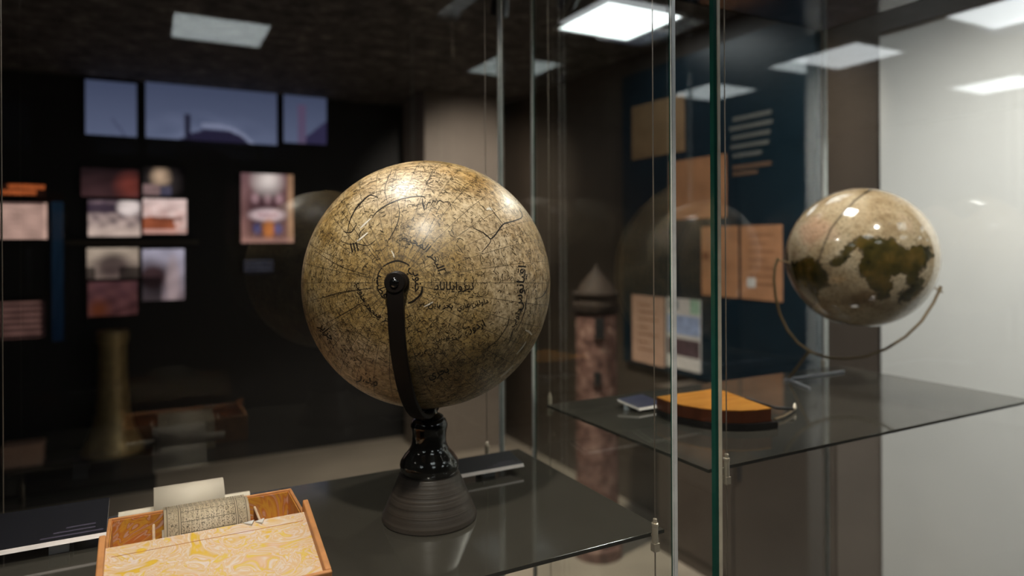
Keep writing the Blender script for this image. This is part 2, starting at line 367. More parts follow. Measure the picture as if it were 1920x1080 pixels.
# ------------------------------------------------------------------ mesh helpers
class MB:
    def __init__(self): self.v = []; self.f = []; self.mi = []
    def box(self, a, b, mi=0):
        x0, y0, z0 = a; x1, y1, z1 = b; n = len(self.v)
        self.v += [Vector(p) for p in ((x0, y0, z0), (x1, y0, z0), (x1, y1, z0), (x0, y1, z0), (x0, y0, z1), (x1, y0, z1), (x1, y1, z1), (x0, y1, z1))]
        for q in ((0, 3, 2, 1), (4, 5, 6, 7), (0, 1, 5, 4), (1, 2, 6, 5), (2, 3, 7, 6), (3, 0, 4, 7)):
            self.f.append([n + i for i in q]); self.mi.append(mi)
        return self
    def hexa(self, bottom, top, mi=0):           # eight free corners
        n = len(self.v); self.v += [Vector(p) for p in bottom] + [Vector(p) for p in top]
        for q in ((3, 2, 1, 0), (4, 5, 6, 7), (0, 1, 5, 4), (1, 2, 6, 5), (2, 3, 7, 6), (3, 0, 4, 7)):
            self.f.append([n + i for i in q]); self.mi.append(mi)
        return self
    def lathe(self, prof, c=(0, 0, 0), seg=48, cap=True, mi=0):
        c = Vector(c); n = len(self.v)
        for r, z in prof:
            for k in range(seg):
                a = 2 * math.pi * k / seg
                self.v.append(c + Vector((r * math.cos(a), r * math.sin(a), z)))
        for i in range(len(prof) - 1):
            for k in range(seg):
                k2 = (k + 1) % seg
                self.f.append([n + i * seg + k, n + i * seg + k2, n + (i + 1) * seg + k2, n + (i + 1) * seg + k]); self.mi.append(mi)
        if cap:
            self.f.append([n + k for k in range(seg)][::-1]); self.mi.append(mi)
            self.f.append([n + (len(prof) - 1) * seg + k for k in range(seg)]); self.mi.append(mi)
        return self
    def tube(self, pts, r, seg=10, mi=0, w=None, nrm=None):
        """round tube, or a flat strap of half-width w and half-thickness r when w is given (nrm = width direction)."""
        pts = [Vector(p) for p in pts]; n = len(self.v); rs = r if isinstance(r, (list, tuple)) else [r] * len(pts)
        ref = Vector(nrm) if nrm is not None else None
        for i, p in enumerate(pts):
            t = (pts[min(i + 1, len(pts) - 1)] - pts[max(i - 1, 0)]).normalized()
            s = ref if ref is not None else (Vector((0, 0, 1)) if abs(t.z) < 0.9 else Vector((1, 0, 0)))
            a = (s - t * s.dot(t)).normalized(); b = t.cross(a)
            if w is None:
                for k in range(seg):
                    q = 2 * math.pi * k / seg; self.v.append(p + (a * math.cos(q) + b * math.sin(q)) * rs[i])
            else:
                for (sa, sb) in ((1, 0.7), (0.9, 1), (-0.9, 1), (-1, 0.7), (-1, -0.7), (-0.9, -1), (0.9, -1), (1, -0.7)):
                    self.v.append(p + a * (w * sa) + b * (rs[i] * sb))
        if w is not None: seg = 8
        for i in range(len(pts) - 1):
            for k in range(seg):
                k2 = (k + 1) % seg
                self.f.append([n + i * seg + k, n + i * seg + k2, n + (i + 1) * seg + k2, n + (i + 1) * seg + k]); self.mi.append(mi)
        self.f.append([n + k for k in range(seg)][::-1]); self.mi.append(mi)
        self.f.append([n + (len(pts) - 1) * seg + k for k in range(seg)]); self.mi.append(mi)
        return self
    def prism(self, poly, z0, z1, mi=0, mi_side=None):
        n = len(self.v); k = len(poly)
        self.v += [Vector((x, y, z0)) for x, y in poly] + [Vector((x, y, z1)) for x, y in poly]
        self.f.append([n + i for i in range(k)][::-1]); self.mi.append(mi)
        self.f.append([n + k + i for i in range(k)]); self.mi.append(mi)
        for i in range(k):
            j = (i + 1) % k; self.f.append([n + i, n + j, n + k + j, n + k + i]); self.mi.append(mi if mi_side is None else mi_side)
        return self
    def build(self, name, mats, parent=None, smooth=False, origin=None, bevel=0.0):
        o0 = Vector(origin) if origin is not None else Vector((0, 0, 0))
        if parent is not None and origin is None: o0 = parent.matrix_world.translation.copy()
        me = bpy.data.meshes.new(name); me.from_pydata([v - o0 for v in self.v], [], self.f)
        if not isinstance(mats, (list, tuple)): mats = [mats]
        for m in mats: me.materials.append(M[m] if isinstance(m, str) else m)
        me.polygons.foreach_set('material_index', self.mi)
        me.validate(); me.update()
        import bmesh
        bm = bmesh.new(); bm.from_mesh(me); bmesh.ops.recalc_face_normals(bm, faces=bm.faces); bm.to_mesh(me); bm.free()
        if smooth:
            me.polygons.foreach_set('use_smooth', [True] * len(me.polygons))
        o = bpy.data.objects.new(name, me); col.objects.link(o)
        if parent is not None:
            o.parent = parent
            o.location = o0 - parent.matrix_world.translation
        else: o.location = o0
        if bevel:
            b = o.modifiers.new('bevel', 'BEVEL'); b.width = bevel; b.segments = 2; b.limit_method = 'ANGLE'
        if smooth:
            e = o.modifiers.new('edges', 'EDGE_SPLIT'); e.split_angle = math.radians(40)
        o.matrix_world = Matrix.Translation(o0)
        return o
def tag(o, label=None, cat=None, group=None, kind=None):
    if label: o['label'] = label
    if cat: o['category'] = cat
    if group: o['group'] = group
    if kind: o['kind'] = kind
    return o
def thing(name, label, cat, loc, group=None):
    o = bpy.data.objects.new(name, None); o.empty_display_size = 0.05; col.objects.link(o); o.location = loc
    o.matrix_world = Matrix.Translation(Vector(loc))
    return tag(o, label, cat, group)
def adopt(child, parent):
    mw = child.matrix_world.copy(); child.parent = parent
    child.matrix_parent_inverse = parent.matrix_world.inverted(); child.matrix_world = mw; return child
def struct(o): o['kind'] = 'structure'; return o

# ------------------------------------------------------------------ the hall
CEIL = EYE + 1.06
FAR = 5.1
SIDE = 2.45
struct(MB().box((-4, -3.4, -0.1), (6.2, FAR + 0.2, 0)).build('floor', 'floor'))
struct(MB().box((-4, -3.4, CEIL), (6.2, FAR + 0.2, CEIL + 0.12)).build('ceiling', 'ceiling'))
struct(MB().box((-4, FAR, 0), (SIDE + 0.2, FAR + 0.2, CEIL)).build('wall_far', 'black_wall'))
struct(MB().box((-4.2, -3.4, 0), (-4, FAR + 0.2, CEIL)).build('wall_left', 'black_wall'))
struct(MB().box((-4.2, -3.6, 0), (6.2, -3.4, CEIL)).build('wall_back', 'black_wall'))
struct(MB().box((6.2, -3.6, 0), (6.4, 0.75, CEIL)).build('wall_right_back', 'white_wall'))
white_end = at_r(1655, 500, SIDE).y
white_top = at_r(1655, 66, SIDE).z
struct(MB().box((SIDE, white_end, 0), (SIDE + 0.2, FAR, CEIL)).build('wall_right', 'brown_wall'))
struct(MB().box((SIDE - 0.012, 0.55, 0), (SIDE + 0.2, white_end, white_top)).build('wall_right_white', 'white_wall'))
struct(MB().box((SIDE - 0.03, 0.55, white_top), (SIDE + 0.2, white_end, CEIL)).build('trim_1', 'brown_wall'))
struct(MB().box((SIDE + 0.2, 0.55, 0), (6.2, 0.75, CEIL)).build('wall_right_return', 'black_wall'))
# taupe column added behind the case to stand in for a brown reflection
p0 = at_d(797, 400, 4.5); p1 = at_d(943, 400, 4.5)
struct(MB().box((p0.x, 4.5, 0), (p1.x, 4.95, CEIL)).build('added_pillar', 'taupe_wall'))
# black bulkhead under the screens and black display wall below
b0 = at_d(300, 285, 5.0)

def ceiling_panel(x, y, label, s=0.42):
    z = CEIL
    t = thing('ceiling_light', label, 'light', (x, y, z), 'square ceiling light panels')
    fr = MB(); h = s / 2 + 0.015
    for a, b in (((-h, -h), (h, -h + 0.015)), ((-h, h - 0.015), (h, h)), ((-h, -h + 0.015), (-h + 0.015, h - 0.015)), ((h - 0.015, -h + 0.015), (h, h - 0.015))):
        fr.box((x + a[0], y + a[1], z - 0.012), (x + b[0], y + b[1], z - 0.0005))
    fr.build('frame', 'fixture', t)
    MB().box((x - s / 2, y - s / 2, z - 0.008), (x + s / 2, y + s / 2, z - 0.002)).build('diffuser', 'panel_light', t)
    return t
for x, y, lb in (
    (2.0, 2.66, 'bright square ceiling light panel above the teal board with papers'),
    (1.80, 1.72, 'square ceiling light panel above the gap in front of the dark wall'),
    (0.32, -1.16, 'square ceiling light mirrored above the row of blue screens'),
    (1.95, -1.13, 'square ceiling light mirrored beside and below the large bright panel'),
    (3.53, -1.10, 'square ceiling light mirrored above the small globe'),
    (3.53, -0.22, 'square ceiling light mirrored at the top right corner over the white wall'),
    (5.12, -1.1, 'square ceiling light mirrored small and pale on the white wall'),
    (0.32, -0.22, 'square ceiling light over the viewer in front of the left case'),
    (1.95, -0.22, 'square ceiling light in front of the right case'),
    (-1.3, -0.22, 'square ceiling light over the left end of the room'),
):
    ceiling_panel(x, y, lb)
def spotlight(pos, aim, power, label, angle=55, colour=(1.0, 0.90, 0.78), blend=0.6):
    """a spotlight out of view: stem, housing and its own lamp."""
    pos = Vector(pos); aim = Vector(aim); d = (aim - pos).normalized()
    t = thing('unseen_spotlight', label, 'spotlight', (pos.x, pos.y, CEIL), 'track spotlights under the ceiling')
    MB().box((pos.x - 0.05, pos.y - 0.02, CEIL - 0.02), (pos.x + 0.05, pos.y + 0.02, CEIL - 0.0005)).build('track_adapter', 'dark_metal', t)
    MB().tube([(pos.x, pos.y, CEIL - 0.02), pos], 0.006, 10).build('stem', 'dark_metal', t)
    q = d.to_track_quat('Z', 'Y'); mb = MB().lathe([(0.020, -0.06), (0.034, -0.05), (0.036, 0.03), (0.032, 0.03), (0.030, -0.01)], (0, 0, 0), 24, cap=False)
    mb.v = [pos + q @ p for p in mb.v]; mb.build('housing', 'dark_metal', t, smooth=True)
    ld = bpy.data.lights.new('spot_lamp', 'SPOT'); ld.energy = power; ld.color = colour; ld.shadow_soft_size = 0.030
    ld.spot_size = math.radians(angle); ld.spot_blend = blend
    lo = bpy.data.objects.new('spot_lamp', ld); col.objects.link(lo)
    lo.matrix_world = Matrix.Translation(pos + d * 0.032) @ (-d).to_track_quat('Z', 'Y').to_matrix().to_4x4(); adopt(lo, t)
    return t
spotlight((0.0, 0.16, 2.44), (0.30, 0.93, 1.30), 62, 'added unseen spotlight aimed at the large globe', 46)  # lamps added out of view to brighten globes, white wall and hall
spotlight((1.05, 0.16, 2.44), (1.35, 1.00, 1.35), 40, 'added unseen spotlight aimed at the small globe', 46)
spotlight((1.45, 0.12, 2.44), (2.44, 1.15, 1.25), 205, 'added unseen spotlight aimed at the white wall', 75, (1.0, 0.97, 0.93), 0.9)
spotlight((1.25, 2.45, 2.44), (1.45, 3.35, 0.0), 190, 'added unseen spotlight aimed at the hall floor', 85, (1.0, 0.88, 0.72), 0.9)
spotlight((1.45, 2.25, 2.44), (2.10, 4.5, 1.75), 260, 'added unseen spotlight aimed at the taupe column', 40, (1.0, 0.88, 0.76), 0.9)
spotlight((1.78, 1.60, 2.48), (0.40, 0.93, 1.42), 55, 'dark track spotlight aimed at the large globe from the side', 34)
spotlight((1.95, 1.30, 2.44), (2.4, 2.5, 1.6), 34, 'added unseen spotlight aimed at the teal board', 70, (1.0, 0.88, 0.74), 0.9)

# ------------------------------------------------------------------ display cases
FRONT, BACK = 0.725, 1.255
ROOF = EYE + 0.575
DECK = 0.45
def pane(name, a, b, thin, parent):
    """a glass sheet; its narrow faces get the green edge material."""
    mb = MB().box(a, b)
    keep = {0: (3, 5), 1: (2, 4)}[thin]
    mb.mi = [0 if i in keep else 1 for i in range(6)]
    return mb.build(name, ['glass', 'glass_edge'], parent)
def display_case(r0, r1, label, post_style):
    t = thing('display_case', label, 'display case', ((r0 + r1) / 2, (FRONT + BACK) / 2, 0))
    g = 0.006
    pane('front_pane', (r0 + 0.008, FRONT, DECK), (r1 - 0.008, FRONT + g, ROOF), 1, t)
    pane('back_pane', (r0 + 0.008, BACK - g, DECK), (r1 - 0.008, BACK, ROOF), 1, t)
    pane('side_pane', (r0, FRONT + 0.008, DECK), (r0 + g, BACK - 0.008, ROOF), 0, t)
    pane('side_pane', (r1 - g, FRONT + 0.008, DECK), (r1, BACK - 0.008, ROOF), 0, t)
    MB().box((r0, FRONT, 0), (r1, BACK, DECK - 0.02)).build('plinth', 'dark_metal', t)
    MB().box((r0 + 0.01, FRONT + 0.01, DECK - 0.02), (r1 - 0.01, BACK - 0.01, DECK)).build('deck', 'taupe_wall', t)
    lx, ly = (r0 + r1) / 2 + 0.02, (FRONT + BACK) / 2 - 0.01; hs = 0.078; RT = 0.075
    rf = MB()
    rf.box((r0, FRONT, ROOF), (r1, ly - hs, ROOF + RT)); rf.box((r0, ly + hs, ROOF), (r1, BACK, ROOF + RT))
    rf.box((r0, ly - hs, ROOF), (lx - hs, ly + hs, ROOF + RT)); rf.box((lx + hs, ly - hs, ROOF), (r1, ly + hs, ROOF + RT))
    rf = rf.build('roof', 'case_roof', t)
    MB().box((lx - hs, ly - hs, ROOF + RT - 0.012), (lx + hs, ly + hs, ROOF + RT)).build('light_housing', 'dark_metal', rf)
    MB().box((lx - hs + 0.003, ly - hs + 0.003, ROOF + RT - 0.018), (lx + hs - 0.003, ly + hs - 0.003, ROOF + RT - 0.0121)).build('diffuser', 'case_light', rf)
    # corner posts
    for (x, y, kind) in ((r0, FRONT, post_style[0]), (r1, FRONT, post_style[1]), (r0, BACK, post_style[2]), (r1, BACK, post_style[3])):
        sx = 1 if x == r0 else -1; sy = 1 if y == FRONT else -1
        if kind == 'alu':
            mb = MB(); cx, cy = x + sx * 0.001, y + sy * 0.001
            prof = [(0, 0.002), (0.002, 0), (0.0075, 0), (0.0085, 0.0012), (0.0085, 0.0032), (0.0032, 0.0085), (0.0012, 0.0085), (0, 0.0075)]
            poly = [(x + sx * a, y + sy * b) for a, b in prof]
            mb.prism(poly, DECK, ROOF).build('corner_post', 'aluminium', t)
        else:
            MB().prism([(x, y), (x + sx * 0.0055, y), (x + sx * 0.0055, y + sy * 0.008), (x, y + sy * 0.008)], DECK, ROOF).build('corner_edge', 'glass_edge', t)
            MB().prism([(x + sx * 0.006, y - sy * 0.001), (x + sx * 0.0115, y - sy * 0.001), (x + sx * 0.0115, y + sy * 0.006), (x + sx * 0.006, y + sy * 0.006)], DECK, ROOF).build('seal_strip', 'seal', t)
    return t
M['case_roof'] = plain('blue_black_roof_glass', (0.016, 0.021, 0.036), 0.10, vary=0.4, scale=5)
L_R0, L_R1 = -0.290, 0.643
R_R0, R_R1 = 0.712, 1.640
display_case(L_R0, L_R1, 'left glass display case holding the large globe and the marbled box', ('alu', 'alu', 'alu', 'alu'))
display_case(R_R0, R_R1, 'right glass display case holding the small globe and the orange quadrant', ('edge', 'alu', 'alu', 'alu'))

# ------------------------------------------------------------------ shelves on cables
H1, H2 = EYE - 0.400, EYE - 0.335
S1 = (-0.262, 0.632, 0.742, 1.166)
S2 = (0.724, 1.632, 0.752, 1.212)
def shelf(b, z, label):
    th = 0.0055
    mb = MB().box((b[0], b[2], z - th), (b[1], b[3], z)); mb.mi = [1, 0, 1, 1, 1, 1]
    o = mb.build('shelf', ['shelf', 'shelf_edge'], None, origin=((b[0] + b[1]) / 2, (b[2] + b[3]) / 2, z - th), bevel=0.0007)
    return tag(o, label, 'shelf')
shelf(S1, H1, 'dark grey polished shelf under the large globe and marbled box')
shelf(S2, H2, 'dark grey polished shelf under the small globe and orange quadrant')
def hanging_cable(x, y, z, label, side):
    """steel cable from plinth to roof with a two-piece grip that carries the shelf edge."""
    t = thing('hanging_cable', label, 'cable', (x, y, DECK), 'steel cables that hang the shelves')
    MB().tube([(x, y, DECK + 0.0005), (x, y, ROOF - 0.0005)], 0.00085, 8).build('cable', 'steel', t, smooth=True)
    g = MB().lathe([(0.0018, 0.021), (0.0030, 0.020), (0.0030, 0.015), (0.0048, 0.0145), (0.0048, 0.011), (0.0042, 0.0105), (0.0042, -0.012), (0.0030, -0.013)], (x, y, z), 20).build('grip', 'brass_fit', t, smooth=True)
    MB().box((x - 0.0045, y - 0.0045, z - 0.024), (x + 0.0045, y + 0.0045, z - 0.0125)).build('clamp_block', 'brass_fit', g, bevel=0.0008)
    MB().tube([(x, y + side * 0.0038, z - 0.003), (x, y + side * 0.012, z - 0.003)], 0.0028, 10).build('shelf_pin', 'brass_fit', g)
    return t
a = at_d(1228, 985, S1[2] - 0.005); hanging_cable(a.x, S1[2] - 0.0051, H1, 'steel shelf cable just left of the bright corner post', 1)
a = at_d(913, 820, S1[3] + 0.007); hanging_cable(a.x, S1[3] + 0.007, H1, 'steel shelf cable behind the right side of the large globe', -1)
a = at_d(4, 500, S1[3] + 0.007); hanging_cable(a.x, S1[3] + 0.007, H1, 'steel shelf cable at the left border of the view', -1)
a = at_d(1362, 860, S2[2] - 0.006); hanging_cable(a.x, S2[2] - 0.0062, H2, 'steel shelf cable just right of the green glass edge', 1)
a = at_d(1031, 735, S2[3] + 0.007); hanging_cable(a.x, S2[3] + 0.007, H2, 'steel shelf cable at the far left corner of the right shelf', -1)
hanging_cable(S2[1] - 0.05, S2[3] + 0.007, H2, 'steel shelf cable behind the small globe', -1)
hanging_cable(S2[1] - 0.005, S2[2] - 0.0062, H2, 'steel shelf cable at the right border of the view', 1)

# ------------------------------------------------------------------ large globe
BC = at_z(805.5, 969, H1)                       # centre of the foot on the shelf
_tz = (BC - Vector((0, 0, EYE))).dot(_fw)
GC = at_t(803.5, 531, _tz); GC.x = BC.x; GC.y = BC.y
GR = 0.1775
globe = thing('large_globe', 'large brown antique globe covered in handwriting, on a black turned stand', 'globe', (BC.x, BC.y, H1))
pole_px = (746, 530)
PN = (on_ball(*pole_px, GC, GR) - GC).normalized()
zq = PN.to_track_quat('Z', 'Y')
def ball(name, c, r, q, mat, parent, nu=128, nv=64):
    v, f = [], []
    for j in range(1, nv):
        th = math.pi * j / nv
        for i in range(nu):
            a = 2 * math.pi * i / nu
            v.append((r * math.sin(th) * math.cos(a), r * math.sin(th) * math.sin(a), r * math.cos(th)))
    v += [(0, 0, r), (0, 0, -r)]; nt_, sb = len(v) - 2, len(v) - 1
    for j in range(nv - 2):
        for i in range(nu):
            i2 = (i + 1) % nu; f.append((j * nu + i, (j + 1) * nu + i, (j + 1) * nu + i2, j * nu + i2))
    for i in range(nu):
        i2 = (i + 1) % nu; f.append((nt_, i, i2)); f.append((sb, (nv - 2) * nu + i2, (nv - 2) * nu + i))
    me = bpy.data.meshes.new(name); me.from_pydata(v, [], f); me.materials.append(M[mat])
    me.polygons.foreach_set('use_smooth', [True] * len(f)); me.update()
    o = bpy.data.objects.new(name, me); col.objects.link(o)
    o.matrix_world = Matrix.Translation(c) @ q.to_matrix().to_4x4()
    adopt(o, parent); return o
def obj_dir(x, y): return zq.inverted() @ (on_ball(x, y, GC, GR) - GC).normalized()
M['globe'] = globe_mat({'brown': [obj_dir(850, 670), obj_dir(680, 600), obj_dir(790, 520)], 'pale': [obj_dir(650, 690), obj_dir(985, 520), obj_dir(940, 430), obj_dir(770, 340)], 'orange': [obj_dir(898, 335), obj_dir(1000, 455)]})
gball = ball('sphere', GC, GR, zq, 'globe', globe)
gball['label'] = 'ink covered varnished map sphere seen from its pole'

def finish_on_ball(name, verts, faces, mat, parent, label=None):
    me = bpy.data.meshes.new(name); c = parent.matrix_world.translation
    me.from_pydata([v - c for v in verts], [], faces); me.materials.append(M[mat]); me.update()
    o = bpy.data.objects.new(name, me); col.objects.link(o); o.matrix_world = Matrix.Translation(c)
    adopt(o, parent)
    if label: o['label'] = label
    return o
def ribbon(pts, width, c, r, lift, verts, faces, sub=4):
    """a flat ink stroke of the given pixel width laid on the ball along picture points."""
    P = []
    for i in range(len(pts) - 1):                   # Catmull-Rom
        p0 = pts[max(i - 1, 0)]; p1 = pts[i]; p2 = pts[i + 1]; p3 = pts[min(i + 2, len(pts) - 1)]
        for k in range(sub):
            t = k / sub
            P.append(tuple(0.5 * ((2 * p1[d]) + (-p0[d] + p2[d]) * t + (2 * p0[d] - 5 * p1[d] + 4 * p2[d] - p3[d]) * t * t + (-p0[d] + 3 * p1[d] - 3 * p2[d] + p3[d]) * t ** 3) for d in (0, 1)))
    P.append(pts[-1]); n = len(P); prev = None
    for i, (x, y) in enumerate(P):
        a = P[max(i - 1, 0)]; b = P[min(i + 1, n - 1)]
        dx, dy = b[0] - a[0], b[1] - a[1]; l = math.hypot(dx, dy) or 1
        w = width * 0.5 * (0.45 + 0.55 * math.sin(math.pi * min(max(i / (n - 1), 0.08), 0.92)))
        q0 = on_ball(x - dy / l * w, y + dx / l * w, c, r, lift); q1 = on_ball(x + dy / l * w, y - dx / l * w, c, r, lift)
        if q0 is None or q1 is None: prev = None; continue
        k = len(verts); verts += [q0, q1]
        if prev is not None: faces.append((prev, prev + 1, k + 1, k))
        prev = k
# joined Arabic letters, written out in visual order
FORMS = {'ا': (0xFE8D, 2), 'ب': (0xFE8F, 4), 'ت': (0xFE95, 4), 'ج': (0xFE9D, 4), 'ح': (0xFEA1, 4), 'خ': (0xFEA5, 4), 'د': (0xFEA9, 2), 'ر': (0xFEAD, 2), 'ز': (0xFEAF, 2), 'س': (0xFEB1, 4), 'ش': (0xFEB5, 4), 'ط': (0xFEC1, 4), 'ع': (0xFEC9, 4), 'غ': (0xFECD, 4), 'ف': (0xFED1, 4), 'ق': (0xFED5, 4), 'ك': (0xFED9, 4), 'ل': (0xFEDD, 4), 'م': (0xFEE1, 4), 'ن': (0xFEE5, 4), 'ه': (0xFEE9, 4), 'و': (0xFEED, 2), 'ي': (0xFEF1, 4)}
def shape(word):
    out = []
    for i, ch in enumerate(word):
        if ch not in FORMS: out.append(ch); continue
        base, n = FORMS[ch]
        left = i > 0 and word[i - 1] in FORMS and FORMS[word[i - 1]][1] == 4
        right = n == 4 and i + 1 < len(word) and word[i + 1] in FORMS
        k = (3 if left else 2) if right else (1 if left else 0)
        out.append(chr(base + k))
    return ''.join(reversed(out))
def glyphs(word, res=2):
    c = bpy.data.curves.new('t', 'FONT'); c.body = shape(word); c.resolution_u = res; c.offset = 0.014
    o = bpy.data.objects.new('t', c); col.objects.link(o)
    dg = bpy.context.evaluated_depsgraph_get(); dg.update()
    me = bpy.data.meshes.new_from_object(o.evaluated_get(dg))
    vs = [(v.co.x, v.co.y) for v in me.vertices]; fs = [tuple(p.vertices) for p in me.polygons]
    bpy.data.objects.remove(o); bpy.data.curves.remove(c); bpy.data.meshes.remove(me)
    x0 = min(v[0] for v in vs); x1 = max(v[0] for v in vs)
    return vs, fs, x0, x1
def word_flat(word, cx, cy, w, ang, vscale=1.0):
    vs, fs, x0, x1 = glyphs(word); s = w / (x1 - x0); ca, sa = math.cos(ang), math.sin(ang); out = []
    for x, y in vs:
        px = (x - (x0 + x1) / 2) * s; py = (y - 0.25) * s * vscale
        out.append((cx + px * ca - py * sa, cy - px * sa - py * ca))
    return out, fs
def word_arc(word, rad, a_mid, span, inward=False, vscale=1.0):
    """bent round the pole; a_mid in degrees counter-clockwise from the right, span in pixels of arc."""
    vs, fs, x0, x1 = glyphs(word); s = span / (x1 - x0); out = []
    for x, y in vs:
        px = (x - (x0 + x1) / 2) * s; py = (y - 0.2) * s * vscale
        if inward: a = math.radians(a_mid) + px / rad; rr = rad - py
        else: a = math.radians(a_mid) - px / rad; rr = rad + py
        out.append((pole_px[0] + rr * math.cos(a), pole_px[1] - rr * math.sin(a)))
    return out, fs
words = [
    word_arc('قطب', 36, 195, 46, True), word_arc('جنوبي', 37, 12, 52),
    word_arc('البحر المحيط', 82, 52, 104), word_arc('بحر منجمد جنوبي', 72, 222, 104, True),
    word_flat('نيزوايلالاد', 851, 538, 74, 0.0), word_flat('بحر باين', 826, 573, 46, -0.05), word_flat('داولين عاري', 886, 571, 60, 0.22),
    word_flat('اردوز', 893, 613, 34, 0.4), word_flat('بحر اودين', 839, 634, 44, 0.05), word_flat('بادهاي غربي', 806, 661, 58, 0.0),
    word_flat('اقيانوس', 976, 540, 84, 1.45, 0.8), word_flat('جنوب', 968, 595, 40, 1.15, 0.8), word_flat('بحري', 822, 699, 40, 0.35),
    word_flat('ااا', 665, 466, 14, 0.2), word_flat('جزاير', 612, 622, 36, -0.9), word_flat('مدار', 690, 712, 40, -0.35),
]
for pts, fs in words:
    vv = []; ok = True
    for x, y in pts:
        q = on_ball(x, y, GC, GR, 0.0003)
        if q is None: ok = False; break
        vv.append(q)
    if ok: finish_on_ball('lettering', vv, fs, 'ink', gball)
strokes = [
    ([(652, 436), (656, 415), (668, 391), (690, 368), (700, 367), (709, 371)], 2.2),
    ([(698, 409), (706, 398), (728, 383), (760, 371), (790, 368), (797, 372)], 2.0), ([(792, 372), (793, 384), (796, 395)], 2.4),
    ([(735, 318), (722, 352), (727, 380)], 1.2), ([(745, 376), (749, 398), (745, 420), (735, 440), (727, 453)], 1.6),
    ([(798, 392), (803, 380), (808, 381)], 1.8), ([(808, 385), (813, 377), (818, 380)], 1.8), ([(818, 384), (824, 376), (832, 380)], 1.8), ([(830, 380), (842, 379), (847, 395)], 1.4),
    ([(705, 450), (690, 460), (668, 457), (655, 458), (640, 452)], 1.4),
    ([(644, 434), (658, 436), (668, 422)], 1.8), ([(672, 452), (676, 436), (684, 428)], 1.4),
    ([(783, 559), (790, 549), (792, 537)], 4.0), ([(765, 568), (776, 564), (786, 554)], 3.6),
    ([(718, 500), (730, 493), (746, 489), (762, 494), (768, 499)], 3.0), ([(709, 533), (709, 515), (716, 502)], 2.2),
    ([(988, 552), (985, 575), (978, 600), (966, 622)], 1.4), ([(1005, 560), (1017, 555), (1026, 540), (1030, 520)], 1.3),
    ([(900, 660), (930, 640), (950, 612), (955, 592)], 1.2), ([(955, 640), (960, 625), (962, 616)], 1.6),
    ([(600, 560), (640, 548), (700, 540)], 1.0), ([(590, 470), (640, 500), (690, 516)], 1.0), ([(640, 395), (672, 440), (716, 500)], 1.0),
    ([(605, 610), (650, 585), (705, 552)], 1.0), ([(820, 300), (800, 345)], 1.0), ([(855, 307), (810, 420), (775, 490)], 1.0),
]
for k, (pts, w) in enumerate(strokes):
    v, f = [], []; ribbon(pts, w, GC, GR, 0.00032, v, f)
    if f: finish_on_ball('ink_stroke', v, f, 'ink', gball)
cracks = [([(888, 428), (905, 436), (914, 443), (920, 448), (928, 441), (943, 421), (958, 416), (977, 409), (978, 400), (973, 393)], 2.4),
          ([(920, 448), (918, 456), (903, 473)], 1.6), ([(943, 420), (930, 404), (918, 388)], 1.2)]
for pts, w in cracks:
    v, f = [], []; ribbon(pts, w, GC, GR, 0.00034, v, f, 3); finish_on_ball('crack', v, f, 'ink', gball)
chips = [([(985, 619), (992, 622), (997, 628)], 4.0), ([(1006, 643), (1000, 655), (995, 664)], 4.0), ([(938, 707), (950, 697), (962, 685)], 3.6), ([(695, 410), (683, 421), (676, 428)], 3.0), ([(690, 436), (678, 446), (670, 452)], 3.0), ([(795, 575), (805, 570), (812, 566)], 2.4), ([(734, 470), (738, 478), (739, 483)], 2.4), ([(912, 393), (918, 391), (922, 394)], 5.0), ([(968, 664), (980, 650), (986, 640)], 2.2)]
for pts, w in chips:
    v, f = [], []; ribbon(pts, w, GC, GR, 0.0003, v, f, 3); finish_on_ball('chip', v, f, 'chip', gball)
# tiny handwriting over the whole ball: uncountable strokes in rows round the pole
rnd = random.Random(5); v, f = [], []
ax = (zq @ Vector((1, 0, 0)), zq @ Vector((0, 1, 0)), PN)
def on_dir(th, ph, lift): return GC + (ax[0] * (math.sin(th) * math.cos(ph)) + ax[1] * (math.sin(th) * math.sin(ph)) + ax[2] * math.cos(th)) * (GR + lift)
for k in range(11000):
    th = math.acos(1 - 2 * rnd.random() * 0.62); ph = rnd.uniform(0, 2 * math.pi)
    if th < 0.2: continue
    dense = 0.5 + 0.5 * math.sin(3 * ph + 4 * th) * math.cos(2 * ph - 3 * th)
    if rnd.random() > 0.35 + 0.65 * dense: continue
    m = rnd.randint(3, 6); step = rnd.uniform(0.006, 0.013); hd = rnd.choice((0, math.pi / 2)) + rnd.gauss(0, 0.5); wv = rnd.uniform(0.0009, 0.0024)
    prev = None; x, y = 0.0, 0.0
    for i in range(m + 1):
        hd += rnd.gauss(0, 0.75); x += step * math.cos(hd); y += step * math.sin(hd) * 0.7
        nx, ny = -math.sin(hd) * wv, math.cos(hd) * wv; s = max(math.sin(th), 0.2)
        q0 = on_dir(th + y + ny, ph + (x + nx) / s, 0.00025); q1 = on_dir(th + y - ny, ph + (x - nx) / s, 0.00025)
        n = len(v); v += [q0, q1]
        if prev is not None: f.append((prev, prev + 1, n + 1, n))
        prev = n
o = finish_on_ball('handwriting', v, f, 'ink_soft', gball, 'tiny dense handwriting'); o['kind'] = 'stuff'

